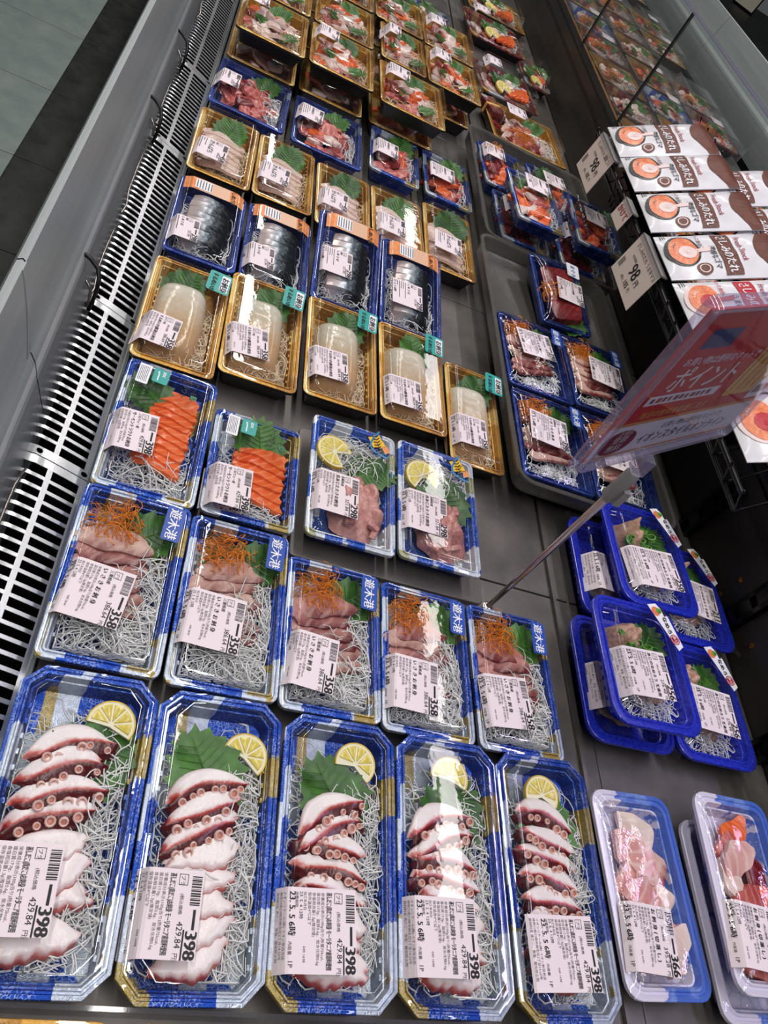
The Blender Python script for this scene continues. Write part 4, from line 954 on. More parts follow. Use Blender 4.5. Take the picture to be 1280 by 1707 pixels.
# ------------------------------------------------------------------ the packs
for i, (x, lx, ly, lz, pt, lab) in enumerate([
    (.0400, .006, -.050, .03, 2, 'octopus pack right beside the slotted grille, leaf and dark arm slices at top'),
    (.1485, -.003, -.0575, -.01, 2, 'octopus pack, second from the slotted grille, big leaf and lemon at top right'),
    (.2570, .012, -.060, .03, 1, 'octopus pack in the middle of the octopus row, seeded lemon half at top'),
    (.3655, .013, -.057, .02, 1.5, 'octopus pack, second from the trimmings tray, lemon over a wide leaf'),
    (.4745, .024, -.061, .02, 2, 'octopus pack beside the white and blue trimmings tray, glare streaks on lid')]):
    octopus_pack(i, x, .1805, .0335, pt, (1, 1.5, .4, .2, 1.5)[i], lx, ly, lz, lab)
for i, (rim, pt, yw, L, lx, ly, lz, lab) in enumerate([
    ((.0385, .395, .0295), .6, -.3, .186, .010, -.032, -.11, 'grunt sashimi pack beside the slotted grille, label folded over its edge'),
    ((.1435, .392, .030), -.4, .3, .186, .0094, -.030, -.06, 'grunt sashimi pack with flat label and green leaf at the carrot, below salmon'),
    ((.2475, .3820, .029), 0, .6, .168, .000, -.0390, -.11, 'grunt sashimi pack in front of the steel riser, biggest shiso leaf showing'),
    ((.3522, .3795, .029), 0, 0, .168, .006, -.037, -.05, 'grunt sashimi pack in front of the second chopped horse mackerel pack'),
    ((.4590, .3795, .029), 0, .8, .168, .0098, -.0306, .07, 'grunt sashimi pack at the foot of the sign pole')]):
    isaki_pack(i, rim, pt, yw, L, lx, ly, lz, lab)
salmon_pack(0, (.0415, .5825, .029), -.8, .185, 'salmon trout pack beside the grille with bright glare on its lid')
salmon_pack(1, (.1470, .5665, .029), .3, .150, 'salmon trout pack next to the chopped horse mackerel, fan of orange slices')
aji_pack(0, (.262, .583, .0372), 0, 'chopped horse mackerel pack beside the salmon, half-hidden lemon at left')
aji_pack(1, (.374, .587, .0372), -.2, 'chopped horse mackerel pack at the open end of the steel riser')
for i, (rim, pt, yw, lab) in enumerate([((.036, .773, .0325), 1, .5, 'squid pack in gold tray beside the grille, behind the glaring salmon pack'), ((.1350, .7955, .0340), 2, 1, 'squid pack in gold tray, second from the grille'),
    ((.2430, .807, .0340), 2, 1.5, 'squid pack in gold tray, third from the grille'), ((.3480, .811, .0340), 2, 1.5, 'squid pack in gold tray with leaf stuck upright, fourth from the grille'), ((.4435, .7755, .0335), 2, .5, 'squid pack in gold tray lying lower beside the smoky bin')]):
    squid_pack(i, rim, pt, yw, lab)
for i, (rim, pt, yw, lab) in enumerate([((.0365, .986, .029), 0, .8, 'pickled mackerel pack beside the grille'), ((.1385, .9865, .0295), .5, .8, 'pickled mackerel pack, second from the grille'),
    ((.2435, 1.003, .0430), 9.5, 1.2, 'tilted pickled mackerel pack with silver scored skin, third from the grille'), ((.3505, 1.006, .0410), 8, 1.5, 'tilted pickled mackerel pack beside the bare steel deck')]):
    saba_pack(i, rim, pt, yw, lab)
for i, (rim, pt, yw, lab) in enumerate([((.0345, 1.196, .0325), 1, .6, 'amberjack pack in gold tray beside the grille'), ((.134, 1.200, .031), 0, .8, 'amberjack pack in gold tray, second from the grille'), ((.236, 1.193, .031), 0, 1.2, 'amberjack pack in gold tray, third from the grille'),
    ((.336, 1.196, .031), 0, 1.2, 'amberjack pack in gold tray, behind the last tilted mackerel pack'), ((.4345, 1.210, .0335), 1.5, .4, 'amberjack pack in gold tray with large leaf, beside the smoky bin')]):
    gold_pack(i, rim, pt, yw, lab)
RED = ['tuna', 'tuna_pink', 'tuna_pink', 'white_fish', 'salmon']
for i, (rim, W, L, yw, lab) in enumerate([((.057, 1.413, .031), .132, .176, -1.5, 'wide tuna trimmings pack beside the grille with a curl of glare'), ((.200, 1.402, .033), .132, .176, 0, 'wide mixed trimmings pack with leaf and white daikon heap'),
    ((.336, 1.436, .030), .102, .168, -1.5, 'small mixed sashimi pack with dark tuna, leaf behind'), ((.449, 1.440, .030), .102, .168, 0, 'small salmon and tuna pack at the edge of the deck')]):
    assorted_pack('trimmings_pack', lab, 'mixed sashimi packs in blue trays', rim, 0, yw, W, L, 90+i, RED if i else ['tuna', 'tuna_pink', 'tuna_pink'], 'dark' if i < 2 else 'blue', ('dome', .014), 'mori', (.012, .048) if i else (.02, .05), (.03, -.01), (-.025, -.016, .0, .008)[i], (-.012, .006, -.017, -.012)[i], n=18 if W > .12 else 14)
MIX = ['salmon', 'white_fish', 'tuna_pink', 'white_fish', 'buri', 'salmon']
def garnish(p):
    p.leaf(-.02, -.03, .002, 1.3, .034, .03, .3); p.leaf(.03, -.05, .002, -1.3, .036, .032, .2)
    p.daikon((-.01, -.062, .045, .016), 60, -.020, .020, 'daikon_gold', 'gf')
for i, (x, y, z, W, lab) in enumerate([(.062, 1.610, .085, .130, 'gold platter of mixed sashimi beside the grille, on the stacked row'), (.200, 1.615, .085, .130, 'gold platter of mixed sashimi with orange salmon, second from the grille'), (.350, 1.600, .085, .140, 'gold platter of mixed sashimi with pink slices, nearest the bare deck'),
    (.458, 1.812, .085, .130, 'gold platter with broad white glare, behind the pink sliced platter'), (.062, 1.812, .085, .130, 'gold platter behind the platter beside the grille'), (.200, 1.815, .085, .130, 'gold platter of salmon and white fish, second row from the front'), (.336, 1.812, .085, .106, 'narrow gold platter between two platters in the second stacked row'),
    (.458, 2.015, .085, .130, 'gold platter with glare in the third stacked row by the smoky bin'), (.200, 2.02, .085, .130, 'gold platter in the third stacked row, second from the grille'), (.3305, 2.02, .085, .120, 'gold platter in the third stacked row, third from the grille'), (.20, 2.225, .085, .13, 'gold platter in the rearmost row near the grille')]):
    assorted_pack('sashimi_platter', lab, 'gold sashimi platters', (x, y, z), 0, .5, W, .19, 100+i, MIX, 'gold', ('dome', .026), 'mori', (.01, .055), (.03, -.02), -.018, .0, n=18, extra=garnish, dmat='daikon_gold')
for i, (x, y, W, lab) in enumerate([(.062, 1.612, .130, 'gold platter underneath the platter beside the grille'), (.200, 1.617, .130, 'gold platter underneath the platter with orange salmon'), (.350, 1.6225, .140, 'gold platter underneath the platter with pink slices'), (.458, 1.814, .130, 'gold platter underneath the platter with broad glare'),
    (.062, 1.814, .130, 'lower gold platter of the second stacked row beside the grille'), (.200, 1.817, .130, 'lower gold platter of the second stacked row, second from the grille'), (.336, 1.814, .106, 'lower narrow gold platter of the second stacked row'), (.458, 2.017, .130, 'lower gold platter of the third stacked row by the smoky bin'), (.200, 2.022, .13, 'lower gold platter of the third stacked row, second from the grille'), (.3305, 2.022, .12, 'lower gold platter of the third stacked row, third from the grille'), (.20, 2.227, .13, 'lower gold platter of the rearmost row near the grille')]):
    assorted_pack('sashimi_platter', lab, 'gold sashimi platters', (x, y, .031), 0, .5, W, .19, 120+i, MIX, 'gold', ('dome', .0257), None, None, None, n=7)
def platter(label, x, y, z, W, L, seed, tray='red', lab=True):
    def ex(p):
        f = min(1, W/.15)
        p.lemon(-.02*f, -.045, .004, .4, .024 if f == 1 else .017, .8, .2)
        for k in range(5): p.part('salmon_slice', fillet(.06, .030, .005, (k % 4, 'r'), 'salmon', .2, .2), ((.018+.008*k)*f-(.010 if f < 1 else 0), (-.04+.004*k)*f, .002), (-.3, 0, 1.1+.15*k), 1 if f == 1 else .7)
        p.leaf(-.03*f, -.01, .006, .8, .055, .05, .3)
    return assorted_pack('sashimi_platter', label, 'party platters on the rear deck', (x, y, z), 0, 4, W, L, seed, ['white_fish', 'tuna', 'buri', 'white_fish', 'tuna_pink'], tray, ('round', .034), 'maguro' if lab else None, (.03, .06), (.05, 0), -.03, .02, .028, 18, ex)
platter('round platter with lemon and salmon, glare curl, behind the red boxed platter', .668, 2.100, .031, .175, .185, 140)
platter('round platter with lemon and salmon, third along the rear deck', .676, 2.470, .031, .185, .20, 141)
platter('darker platter with lemon tucked against the low wall', .786, 2.282, .031, .084, .145, 142, 'red', False)
platter('blue and white round platter at the far end of the stacked rows', .43, 2.30, .031, .17, .17, 143, 'bluew', False)
platter('platter at the far end of the rear deck', .70, 2.70, .031, .2, .2, 144, 'gold')
def boxed(p):
    mb = MB(); mb.box((-.020, -.038, 0), (.020, .038, .022), 'foil_red'); mb.box((-.0205, -.004, -.0002), (.0205, .004, .0224), 'poster_gold'); p.part('gift_box', mb.mesh('gift_box'), (-.085, .045, -.012), (0, 0, .3), 1, 'red and gold paper box')
    p.carrot(-.02, -.05, 60, .026, -.004, .02); p.leaf(.03, .02, .008, -1, .05, .045, .3)
assorted_pack('sashimi_platter', 'large gold platter with red box, carrot shreds and pink slices', 'party platters on the rear deck', (.690, 1.865, .031), 0, 4, .205, .20, 150, ['tuna_pink', 'white_fish', 'tuna', 'buri', 'tuna_pink'], 'gold', ('round', .030), 'maguro', (.03, .05), (.06, -.03), -.01, .01, .028, 24, boxed)

# rear deck, near end: trimmings trays under film and cobalt packs
def foam_pack(i, rim, yaw, lab, label, kinds):
    p = Pack('trimmings_tray', label, 'sashimi pack', 'fish trimmings in white and blue trays', rim, 1, yaw, 0, .102, .186, .024, 'foam', ('film', .010 if lab else .003), 160+i); r = p.r
    if lab:
        pos = [(-.012, .040), (.002, .050), (-.006, .028), (.018, .018), (-.014, .006), (-.008, -.008), (.016, -.010), (.0, -.024), (-.018, -.03), (.014, -.036), (.0, -.06), (.022, -.05)]
        for k, (x, y) in enumerate(pos):
            mm = kinds[k % len(kinds)]
            me = fillet(.046, .032, .006, (k % 4, 'k'), mm, .35, .25) if k % 3 else chunk(.034, .026, .010, (k % 5, 'k'), mm)
            p.part('fish_slice' if k % 3 else 'fish_piece', me, (x, y, -.014+.004*(k % 3)), (r.uniform(-.25, .25), r.uniform(-.25, .25), r.random()*6))
        p.label(lab, .008 if lab == 'kiri366' else .004, -.047, .9, -.09)
    return p
foam_pack(0, (.589, .182, .030), 1.5, 'kiri366', 'white and blue tray of pale fish trimmings beside the octopus packs', ['pink_fish', 'white_fish', 'pink_fish', 'buri', 'pink_fish'])
foam_pack(2, (.703, .166, .0265), 0, None, 'white and blue tray underneath the red trimmings tray', ['white_fish'])
foam_pack(1, (.700, .186, .0560), -1, 'kiri350', 'white and blue tray of red tuna and salmon trimmings, stacked on another', ['tuna_pink', 'salmon', 'pink_fish', 'tuna', 'white_fish'])
namero_pack(0, (.613, .4085, .0300), .5, -.3, 'name256', .012, -.02, 'cobalt minced fish pack hidden beneath the 256 yen pack near the rib', False)
namero_pack(1, (.642, .5725, .0295), 0, -.8, 'name250', .010, -.02, 'cobalt minced fish pack beneath the 250 yen one, behind the pole', False)
namero_pack(2, (.7415, .4085, .0295), 0, -.8, 'name256', .0304, -.0186, 'cobalt minced fish pack with green stalk, against the low wall')
namero_pack(3, (.7705, .5725, .0295), 0, .5, 'name211', .0338, -.017, 'cobalt minced fish pack with 211 yen label, mostly covered, against the low wall')
namero_pack(4, (.611, .4110, .0755), 1, .8, 'name256', .017, -.0196, 'cobalt minced fish pack labelled 256 yen, on top of another')
namero_pack(5, (.664, .5755, .0750), .6, 1.5, 'name250', .0276, -.0257, 'cobalt minced fish pack with pale knotted shreds on top, behind the pole')

# smoky plastic bins holding film packs
def bin_(label, x0, x1, y0, y1, h=.038, z=.016):
    t = thing('smoky_bin', label, 'bin', ((x0+x1)/2, (y0+y1)/2, 0)); w_, l_ = x1-x0, y1-y0
    mb = MB(); R = lambda i, zz: rrect(w_-2*i, l_-2*i, max(.006, .022-i), 5, zz)
    mb.loft([R(.010, z), R(.004, z+.004), R(.001, z+h-.004), R(-.004, z+h-.002), R(-.004, z+h), R(.0025, z+h), R(.006, z+.006), R(.012, z+.003)], 'smoke_plastic'); obj('bin_body', mb.mesh('bin_body', .7), t)
    mb = MB(); q = rrect(w_*.72, l_*.9, .03, 4, 0)
    mb.loft([[(x*k, y*k, zz) for x, y, _ in q] for k, zz in ((1, 0), (1, z-.0005), (.93, z-.0005), (.93, 0))], 'black_plastic', False, False); obj('bin_foot', mb.mesh('bin_foot', .6), t)
bin_('smoky plastic bin holding flying fish packs beside the squid', .4910, .754, .660, 1.245, .031, .0265)
bin_('smoky plastic bin holding small mixed packs beneath the price cards', .508, .800, 1.2575, 1.690, .035, .0205)
for i, (rim, yw, lab) in enumerate([((.5565, .937, .0575), 1.2, 'flying fish pack with bright carrot tuft on the squid side of the smoky bin'), ((.5570, .756, .0570), 0, 'flying fish pack at the near corner of the smoky bin, under the sign'), ((.6790, .947, .0570), 1.2, 'shaded flying fish pack against the wall side of the smoky bin'), ((.6785, .760, .0570), 0, 'flying fish pack mostly hidden behind the red sign')]):
    isaki_pack(i+2, rim, 1, yw, .168, (.027, .018, .040, .02)[i], (.017, .002, .0, 0)[i], (.10, -.07, -.08, 0)[i], lab, 'buri', ('buri', 'buri', 'isaki_pink'), 'dark', .118, 'flying fish packs in the smoky bin', True, 'flying_fish_pack')
p = Pack('tuna_block_pack', 'dark tuna block pack with carrot tuft at the back of the smoky bin', 'sashimi pack', None, (.634, 1.135, .066), 7, 6, 0, .104, .166, .026, 'dark', ('film', .016), 171)
p.carrot(-.028, -.005, 50, .016, -.006, .018)
p.part('tuna_block', chunk(.062, .13, .030, 'blk', 'tuna'), (.004, -.002, -.018), (0, 0, .05), 1, 'dark red tuna block'); p.leaf(.036, .03, -.002, -.4, .05, .03, .1); p.leaf(.02, -.066, -.004, -1.4, .05, .04, .2)
p.label('maguro', .035, -.009, .9, -.09, False, sc=.92)
sticker(p, 'silver_sticker', .026, .034, .026, .052, .0165, ['sticker_white'], [('まぐろ', .003, .017, .0105, 'sticker_blue', .0004)], -.1, 'silvery sticker with blue script')
for i, (rim, pt, yw, lab, kinds, lf) in enumerate([
    ((.592, 1.360, .0530), 0, 2, 'blue pack underneath the leafy mixed pack in the rear smoky bin', ['tuna'], None),
    ((.588, 1.345, .1075), 1, 3, 'leafy mixed pack stacked on another in the rear smoky bin', ['white_fish', 'salmon', 'tuna_pink'], (.002, .046)),
    ((.577, 1.550, .0525), 0, 2, 'mixed pack with orange carrot and pink slices at the bin edge', ['tuna_pink', 'salmon', 'tuna'], None),
    ((.728, 1.360, .0530), 0, 0, 'blue pack underneath the dark red pack behind the price card', ['tuna'], None),
    ((.728, 1.357, .1075), 1, -1, 'dark red mixed pack stacked behind the tilted price card', ['tuna', 'salmon', 'tuna'], (.034, .045)),
    ((.700, 1.560, .0525), 0, 2, 'salmon mixed pack behind the leafy stacked pack', ['salmon', 'salmon', 'tuna_pink'], (.0, .058))]):
    p = assorted_pack('mixed_sashimi_pack', lab, 'small mixed packs in the rear smoky bin', rim, pt, yw, .104, .168, 180+i, kinds, 'blue', ('box', .0262 if i in (0, 3) else .014), 'mori', lf, (.03, -.02), (.0, .0287, .0, .0, .019, .03)[i], (.0, .03, .03, .0, .002, .02)[i], .028, 13, None, False)
    if i == 2: p.carrot(-.026, .05, 60, .018, -.004, .018)
# dim packs beyond the clear front stop
for i in range(4):
    assorted_pack('tuna_pack', ('tuna pack nearest the grille beyond the clear front stop', 'second tuna pack from the grille beyond the clear front stop', 'third tuna pack from the grille beyond the clear front stop', 'fourth tuna pack from the grille beyond the clear front stop')[i], 'tuna packs beyond the clear front stop', (.05+i*.118, -.035, .030), 0, 0, .104, .186, 190+i, ['tuna', 'tuna', 'buri'], 'gold', ('box', .014), None, None, None, n=12)
# packs on the far half of the case, behind the glass
def far_garnish(p):
    p.leaf(-.03, -.05, .004, 1, .045, .04, .3); p.leaf(.03, .0, .006, -1, .045, .04, .3)
    if p.seed % 2: p.carrot(-.04, -.05, 50, .022, -.004, .02)
fr_ = random.Random(5); i = 0
for row in range(12):
    for c_ in range(4):
        x = .985+c_*.208; y = 1.50+row*.242+.03*(c_ % 2)
        if c_ == 3 and row % 3 == 1: continue
        seed = 200+i % 12; i += 1; tc = fr_.choice((0, 0, 1, 2))
        assorted_pack('sashimi_platter', '%s platter of %s%s behind the glass divider' % (('gold', 'red patterned', 'blue and white')[tc], ('salmon and white fish', 'pink tuna and salmon', 'pale sliced fish')[i % 3], ', labelled,' if i % 3 != 2 else ''), 'platters behind the glass', (x, y, .031), 0, fr_.uniform(-3, 3), .185, .215, seed, (MIX, ['tuna_pink', 'white_fish', 'salmon', 'tuna'], ['white_fish', 'buri', 'white_fish', 'tuna_pink'])[i % 3], ('gold', 'red', 'bluew')[tc], ('round', .032), 'maguro' if i % 3 != 2 else None, (.03, .05), (.05, -.02), .02, -.01, .028, 20, far_garnish)
for i, (px, py) in enumerate(((1262, 770), (1276, 690))):
    x, y, _ = at(px, py, .06)
    assorted_pack('sashimi_platter', ('red and white film pack just over the low wall by the sign', 'film pack just over the low wall behind the sign')[i], 'packs over the low wall', (.975, (.80, 1.02)[i], .031), 0, 0, .13, .19, 230+i, ['white_fish', 'tuna'], 'red', ('dome', .03), 'mori', None, (.03, 0), .02, 0, .028, 12)

# ------------------------------------------------------------------ sauce rack with pouches and price cards
TH = math.radians(27); SX, SZ = .686, .220           # front edge of the rack floor; the floor climbs towards the spine
def slope(v, y, lift=0.0): return (SX+v*math.cos(TH)-lift*math.sin(TH), y, SZ+v*math.sin(TH)+lift*math.cos(TH))
RA, RB = .58, 1.50
RACK = thing('sauce_rack', 'black wire rack of sauce pouches fixed to the low wall', 'rack', (0, 0, 0))
def wire(pts, r=.0022, name='wire'):
    mb = MB(); mb.tube(pts, r, 'black_metal', 6); return obj(name, mb.mesh(name, 1.2), RACK)
wire([slope(-.004, RA, -.004), slope(-.004, RB, -.004)], .0036, 'front_bar'); wire([slope(-.004, RA, -.034), slope(-.004, RB, -.034)], .003, 'front_bar')
wire([slope(.290, RA, -.004), slope(.290, 1.325, -.004)], .003, 'back_bar'); wire([slope(.290, RA, .02), slope(.290, 1.325, .02)], .003, 'back_bar'); wire([slope(.185, RA, -.005), slope(.185, RB, -.005)], .0025, 'middle_bar'); wire([slope(.09, RA, -.005), slope(.09, RB, -.005)], .0025, 'middle_bar')
y = RA
while y < RB+.001:
    wire([slope(-.004, y, .004), slope(-.006, y, -.004), slope(-.004, y, -.034), slope(.03, y, -.020), slope(.06, y, -.005), slope(.290 if y < 1.33 else .1885, y, -.004), slope(.290 if y < 1.33 else .1885, y, .02)], .0018, 'cross_wire'); y += .046
for k in range(6):
    yy = 1.30-k*.016
    mb = MB(); mb.tube([slope(-.006+.012*math.sin(t*.9), yy-t*.0018, -.012-.02*(t % 2)) for t in range(8)], .0018, 'black_metal', 5)
    obj('hanger_coil', mb.mesh('hanger_coil', 1.2), RACK)
PL, PW = .180, .116
def pouch_mesh(kind):
    H = .010
    def hgt(u, v):
        a, b = 2*u/PW-1, 2*v/PL-1; e = max(0, 1-abs(a)**3)*max(0, 1-abs(b)**4); return .0015+H*e**.6+.0008*e*math.sin(u*160+v*90)
    body = MB(); body.grid(14, 18, lambda a, b: (b*PL, PW/2-a*PW, hgt(a*PW, b*PL)), 'pouch_white'); body.grid(2, 2, lambda a, b: (b*PL, -PW/2+a*PW, 0), 'pouch_white')
    mb = MB(); fn = lambda u, v, lift: (v_(v), PW/2-u, hgt(u, v_(v))+.0004+lift)
    v_ = lambda v: PL-v
    main, drk = ('pouch_brown', 'pouch_brown') if kind == 'brown' else ('pouch_red', 'pouch_maroon')
    def disc(cu, cv, ru, rv, mm, lift, n=24):
        k = len(mb.v); mb.v.append(fn(cu, cv, lift))
        for q in (.5, 1.0):
            for j in range(n): mb.v.append(fn(cu+q*ru*math.cos(2*PI*j/n), cv+q*rv*math.sin(2*PI*j/n), lift))
        mi = mb.mid(mm)
        for j in range(n): mb.face((k, k+1+(j+1) % n, k+1+j), mi); mb.face((k+1+j, k+1+(j+1) % n, k+1+n+(j+1) % n, k+1+n+j), mi)
    # brown shaped end
    n = 12
    for j in range(n):
        u0, u1 = PW*j/n, PW*(j+1)/n; f = lambda u: .020+.022*math.sin(PI*u/PW)
        mb.grid(1, 6, lambda a, b, u0=u0, u1=u1: fn(u0+(u1-u0)*a, .002+(f(u0+(u1-u0)*a)-.002)*(1-b), .0004), main)
    cu, cv = PW*.46, PL-.030
    disc(cu, cv, .040, .026, 'bowl_dark' if kind == 'brown' else 'bowl_pale', .0003); disc(cu, cv-.001, .036, .021, 'bowl_orange', .0006); disc(cu+.006, cv-.006, .017, .013, 'bowl_pale' if kind == 'brown' else 'pouch_red', .0010, 12)
    mb.poly([fn(cu+.004, cv-.004, .0014), fn(cu+.012, cv-.004, .0014), fn(cu+.006, cv-.040, .0014), fn(cu-.004, cv-.042, .0014)], 'bowl_pale' if kind == 'brown' else 'pouch_red')
    disc(PW*.86, PL-.052, .012, .012, main, .0004, 16); disc(PW*.86, PL-.052, .0085, .0085, 'bowl_pale', .0007, 14); disc(PW*.86, PL-.052, .0068, .0068, main, .0009, 12)
    rect(mb, PW*.10, PL-.108, PW*.97, PL-.082, main, fn, .0004, 12, 2)
    put(mb, 'さしみのたれ', PW*.14, PL-.0885, .0170, 'sticker_white', lambda a, b, c: fn(a, b, c+.0006), .0005, PW*.80)
    put(mb, 'Fresh Stock', PW*.20, PL-.1135, .0130, 'pouch_maroon', lambda a, b, c: fn(a, b, c+.0004), .0002, PW*.7)
    put(mb, '濃厚なゴマ' if kind == 'brown' else 'うまにマヨ', PW*.40, PL-.0700, .0110, 'ink', lambda a, b, c: fn(a, b, c+.0004), .0003)
    put(mb, '余った刺身に', PW*.04, PL-.0560, .0080, main, lambda a, b, c: fn(a, b, c+.0004), .0001)
    for k in range(3): rect(mb, .004, PL-.014+k*.003, .016, PL-.0128+k*.003, 'ink_grey', fn)
    return body.mesh('pouch_body', 1.0), mb.mesh('pouch_print')
def pouch(kind, label, y, v0=.002, lift=.001, yaw=0.0, extra=0.0):
    b, pr = cached(('pouch', kind), lambda: pouch_mesh(kind))
    t = thing('sauce_pouch', label, 'sauce pouch', slope(v0, y, lift), (Matrix.Rotation(-TH-extra, 3, 'Y') @ Matrix.Rotation(yaw, 3, 'Z')).to_euler(), 'sauce pouches on the wire rack')
    obj('pouch_body', b, t); obj('pouch_print', pr, t)
for i, (kind, y, lab) in enumerate([('brown', 1.412, 'white and brown sesame sauce pouch at the rack end by the glass'), ('brown', 1.292, 'white and brown sesame sauce pouch, second along the rack'), ('brown', 1.166, 'white and brown sesame sauce pouch, third along the rack'), ('brown', 1.036, 'white and brown sesame sauce pouch next to the red pouches'), ('red', .912, 'white and red mayonnaise sauce pouch next to the sesame ones'), ('red', .790, 'white and red mayonnaise sauce pouch half covered by the sign'), ('red', .670, 'white and red sauce pouch behind the sign')]):
    pouch(kind, lab, y, .004, .0162, (0, .01, -.01, .01, .02, .01, 0)[i], 0)
for kind, y, lab in [('brown', 1.262, 'sesame sauce pouch lying underneath the second pouch, brown end showing'), ('brown', 1.135, 'sesame sauce pouch lying underneath the third pouch, brown end showing'), ('brown', 1.000, 'sesame sauce pouch lying underneath the fourth pouch'), ('red', .875, 'red sauce pouch lying underneath the mayonnaise pouches'), ('brown', 1.405, 'sesame sauce pouch lying squarely underneath the end pouch by the glass'), ('red', .735, 'red sauce pouch lying underneath the pouches behind the sign')]:
    pouch(kind, lab, y, .004 if y > 1.35 else .095, .001, 0, 0)
def price_card(label, y0, ln, h, zt, x, big, texts, tilt=.10):
    t = thing('price_card', label, 'price card', (x, y0, zt-h), (0, tilt, 0), 'price cards clipped to the sauce rack' if big else None)
    mb = MB(); mb.box((-.0006, -ln/2, 0), (.0006, ln/2, h), 'card_paper'); obj('card', mb.mesh('card'), t)
    mb = MB(); fn = lambda u, v, lift: (-.0007-lift, ln/2-u, h-v)
    for s_, u, v, size, mm, bo in texts: put(mb, s_, u, v, size, mm, fn, bo)
    if big:
        for k in range(9): rect(mb, .006+k*.0013, h-.030, .0066+k*.0013, h-.014, 'ink_grey', fn)
    obj('card_print', mb.mesh('card_print'), t)
    mb = MB(); mb.box((-.001, -ln*.5, h-.001), (.012, ln*.5, h+.0016), 'grey_plastic'); mb.box((-.0016, -ln*.5, h-.007), (-.0010, ln*.5, h+.0016), 'acrylic'); obj('card_clip', mb.mesh('card_clip'), t)
C1 = [('さしみのたれ 濃厚ゴマ', .012, .016, .0092, 'ink_grey', .0001), ('本体価格', .024, .030, .0055, 'ink', 0), ('98', .046, .047, .030, 'ink', .0006), ('円', .080, .046, .012, 'ink', .0003), ('(税込', .038, .061, .006, 'ink', 0), ('105', .056, .062, .0125, 'ink', .0003), ('円', .078, .061, .008, 'ink', 0)]
C2 = [('さしみのたれ うま辛マヨ', .012, .016, .0092, 'ink_grey', .0001)]+C1[1:]
price_card('beige 98 yen price card beside the leafy mixed packs', 1.405, .110, .072, .229, .668, True, C1)
price_card('beige 98 yen price card by the tuna block and sign', 1.055, .118, .072, .229, .668, True, C2)
price_card('small white card with maroon script between the price cards', 1.200, .052, .036, .226, .668, False, [('かけて', .004, .020, .0150, 'pouch_maroon', .0006)])

# ------------------------------------------------------------------ pole sign
SIGN = thing('pole_sign', 'clear framed red and lilac point poster on a slim metal pole', 'sign', (.455, .4865, 0))
mb = MB(); mb.loft([[(q*math.cos(2*PI*k/20), q*math.sin(2*PI*k/20), z) for k in range(20)] for q, z in ((.007, .0), (.007, .002), (.0045, .0035))], 'chrome'); obj('pole_foot', mb.mesh('pole_foot', .6), SIGN)
mb = MB(); mb.tube([(0, 0, .003), (0, 0, .10), (0, 0, .238)], [.0034, .0038, .0045], 'chrome', 12); obj('pole', mb.mesh('pole', 1.0), SIGN)
mb = MB(); mb.loft([rrect(.013*k, .014*k, .004, 3, z) for k, z in ((.7, .222), (1, .228), (1, .262), (.85, .266))], 'grey_plastic'); mb.box((.002, -.0105, .226), (.010, -.0065, .246), 'grey_plastic'); obj('pole_joint', mb.mesh('pole_joint', .6), SIGN)
mb = MB(); mb.box((-.003, -.002, .264), (.010, .012, .284), 'acrylic_frame'); obj('sign_clip', mb.mesh('sign_clip'), SIGN)
PHI, TAU, RHO = math.radians(31.1), math.radians(3.2), math.radians(1.8)
d_ = Vector((math.cos(PHI), math.sin(PHI), 0)); n_ = Vector((math.sin(PHI), -math.cos(PHI), 0))
up = Vector((0, 0, 1))*math.cos(TAU)-n_*math.sin(TAU)
d2 = d_*math.cos(RHO)+up*math.sin(RHO); up2 = up*math.cos(RHO)-d_*math.sin(RHO); n2 = d2.cross(up2)
org = Vector((.4687-.455, .5052-.4865, .2832))
M4 = Matrix((d2, up2, n2)).transposed().to_4x4(); M4.translation = org
SW, SH = .257, .185
def plate(z0, z1, w_, h_, mm, x0=0, y0=0, r=.006):
    mb = MB(); mb.loft([[(x+x0, y+y0, z) for x, y, _ in rrect(w_, h_, r, 4)] for z in (z0, z1)], mm); return mb
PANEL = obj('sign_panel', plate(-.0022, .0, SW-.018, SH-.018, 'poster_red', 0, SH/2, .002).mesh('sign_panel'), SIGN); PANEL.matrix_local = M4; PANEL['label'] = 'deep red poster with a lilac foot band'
mb = MB(); fs = lambda u, v, lift: (-(SW-.018)/2+u, SH-.009-v, lift); PWd, PHt = SW-.018, SH-.018
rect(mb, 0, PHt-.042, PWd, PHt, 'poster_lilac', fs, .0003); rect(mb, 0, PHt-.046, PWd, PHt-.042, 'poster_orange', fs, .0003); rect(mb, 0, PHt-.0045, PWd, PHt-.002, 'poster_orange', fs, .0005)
put(mb, 'イオンスタイルオンライン', .062, PHt-.013, .0150, 'ink', fs, .0004, .150); put(mb, 'お買い物は便利なネットで', .085, PHt-.030, .0085, 'ink_grey', fs, .0001, .11)
k = 20; mb.poly([fs(.030+.024*math.cos(-2*PI*j/k), PHt-.021+.016*math.sin(-2*PI*j/k), .0006) for j in range(k)], 'poster_maroon')
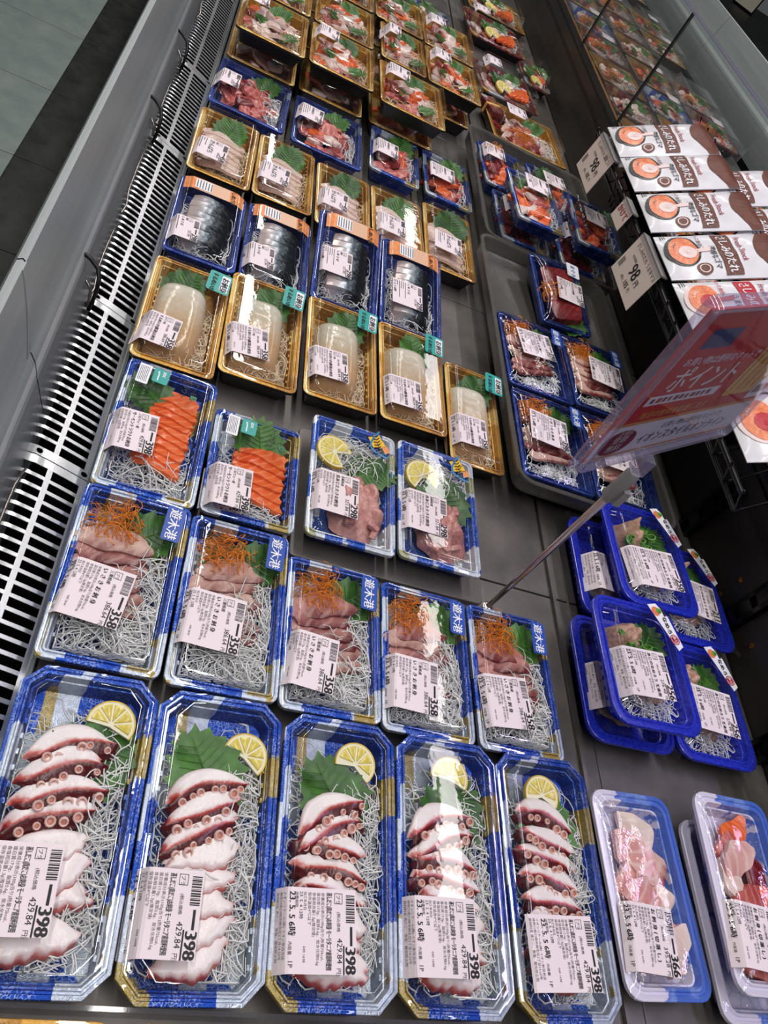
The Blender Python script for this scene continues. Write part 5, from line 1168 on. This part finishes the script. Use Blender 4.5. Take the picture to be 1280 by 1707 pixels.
put(mb, '登録', .020, PHt-.0215, .0105, 'sticker_white', lambda a, b, c: fs(a, b, c+.0006)); put(mb, '無料', .020, PHt-.0105, .0105, 'sticker_white', lambda a, b, c: fs(a, b, c+.0006)); put(mb, 'お得な', .022, PHt-.031, .007, 'sticker_white', lambda a, b, c: fs(a, b, c+.0006))
put(mb, '毎日の食卓を応援します', .030, PHt-.050, .0095, 'poster_gold', fs, .0001, .12)
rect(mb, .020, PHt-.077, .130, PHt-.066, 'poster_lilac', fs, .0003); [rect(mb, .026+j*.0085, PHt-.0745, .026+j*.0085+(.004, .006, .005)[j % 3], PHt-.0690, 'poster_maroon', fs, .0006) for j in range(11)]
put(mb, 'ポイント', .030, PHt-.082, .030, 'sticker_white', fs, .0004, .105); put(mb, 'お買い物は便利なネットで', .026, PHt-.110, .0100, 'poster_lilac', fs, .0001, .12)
rect(mb, .150, .020, .225, PHt-.060, 'poster_gold', fs, .0003)
for j in range(5): rect(mb, .156+j*.013, .026, .160+j*.013, PHt-.066, 'poster_orange', fs, .0006)
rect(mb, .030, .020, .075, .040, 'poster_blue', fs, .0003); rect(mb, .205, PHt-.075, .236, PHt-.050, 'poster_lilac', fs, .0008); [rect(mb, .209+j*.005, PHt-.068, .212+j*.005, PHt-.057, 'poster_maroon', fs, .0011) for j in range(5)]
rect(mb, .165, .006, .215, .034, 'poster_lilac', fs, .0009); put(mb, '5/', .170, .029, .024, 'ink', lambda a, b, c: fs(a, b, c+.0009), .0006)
o = obj('poster_print', mb.mesh('poster_print'), PANEL)
fr = MB(); R = lambda i, z, q=.008: [(x, y+SH/2, z) for x, y, _ in rrect(SW-2*i, SH-2*i, max(.003, q-i*.5), 4)]
fr.loft([R(.010, -.006), R(0, -.006), R(0, -.003), R(.0025, .0045), R(.0035, .006), R(.0075, .006), R(.010, .0025), R(.010, -.006)], 'acrylic_frame', False, False)
o = obj('sign_frame', fr.mesh('sign_frame', .5), SIGN); o.matrix_local = M4; o['label'] = 'thick clear acrylic frame'
o = obj('sign_cover', plate(.0022, .003, SW-.0195, SH-.0195, 'lid_clear', 0, SH/2, .002).mesh('sign_cover'), SIGN); o.matrix_local = M4
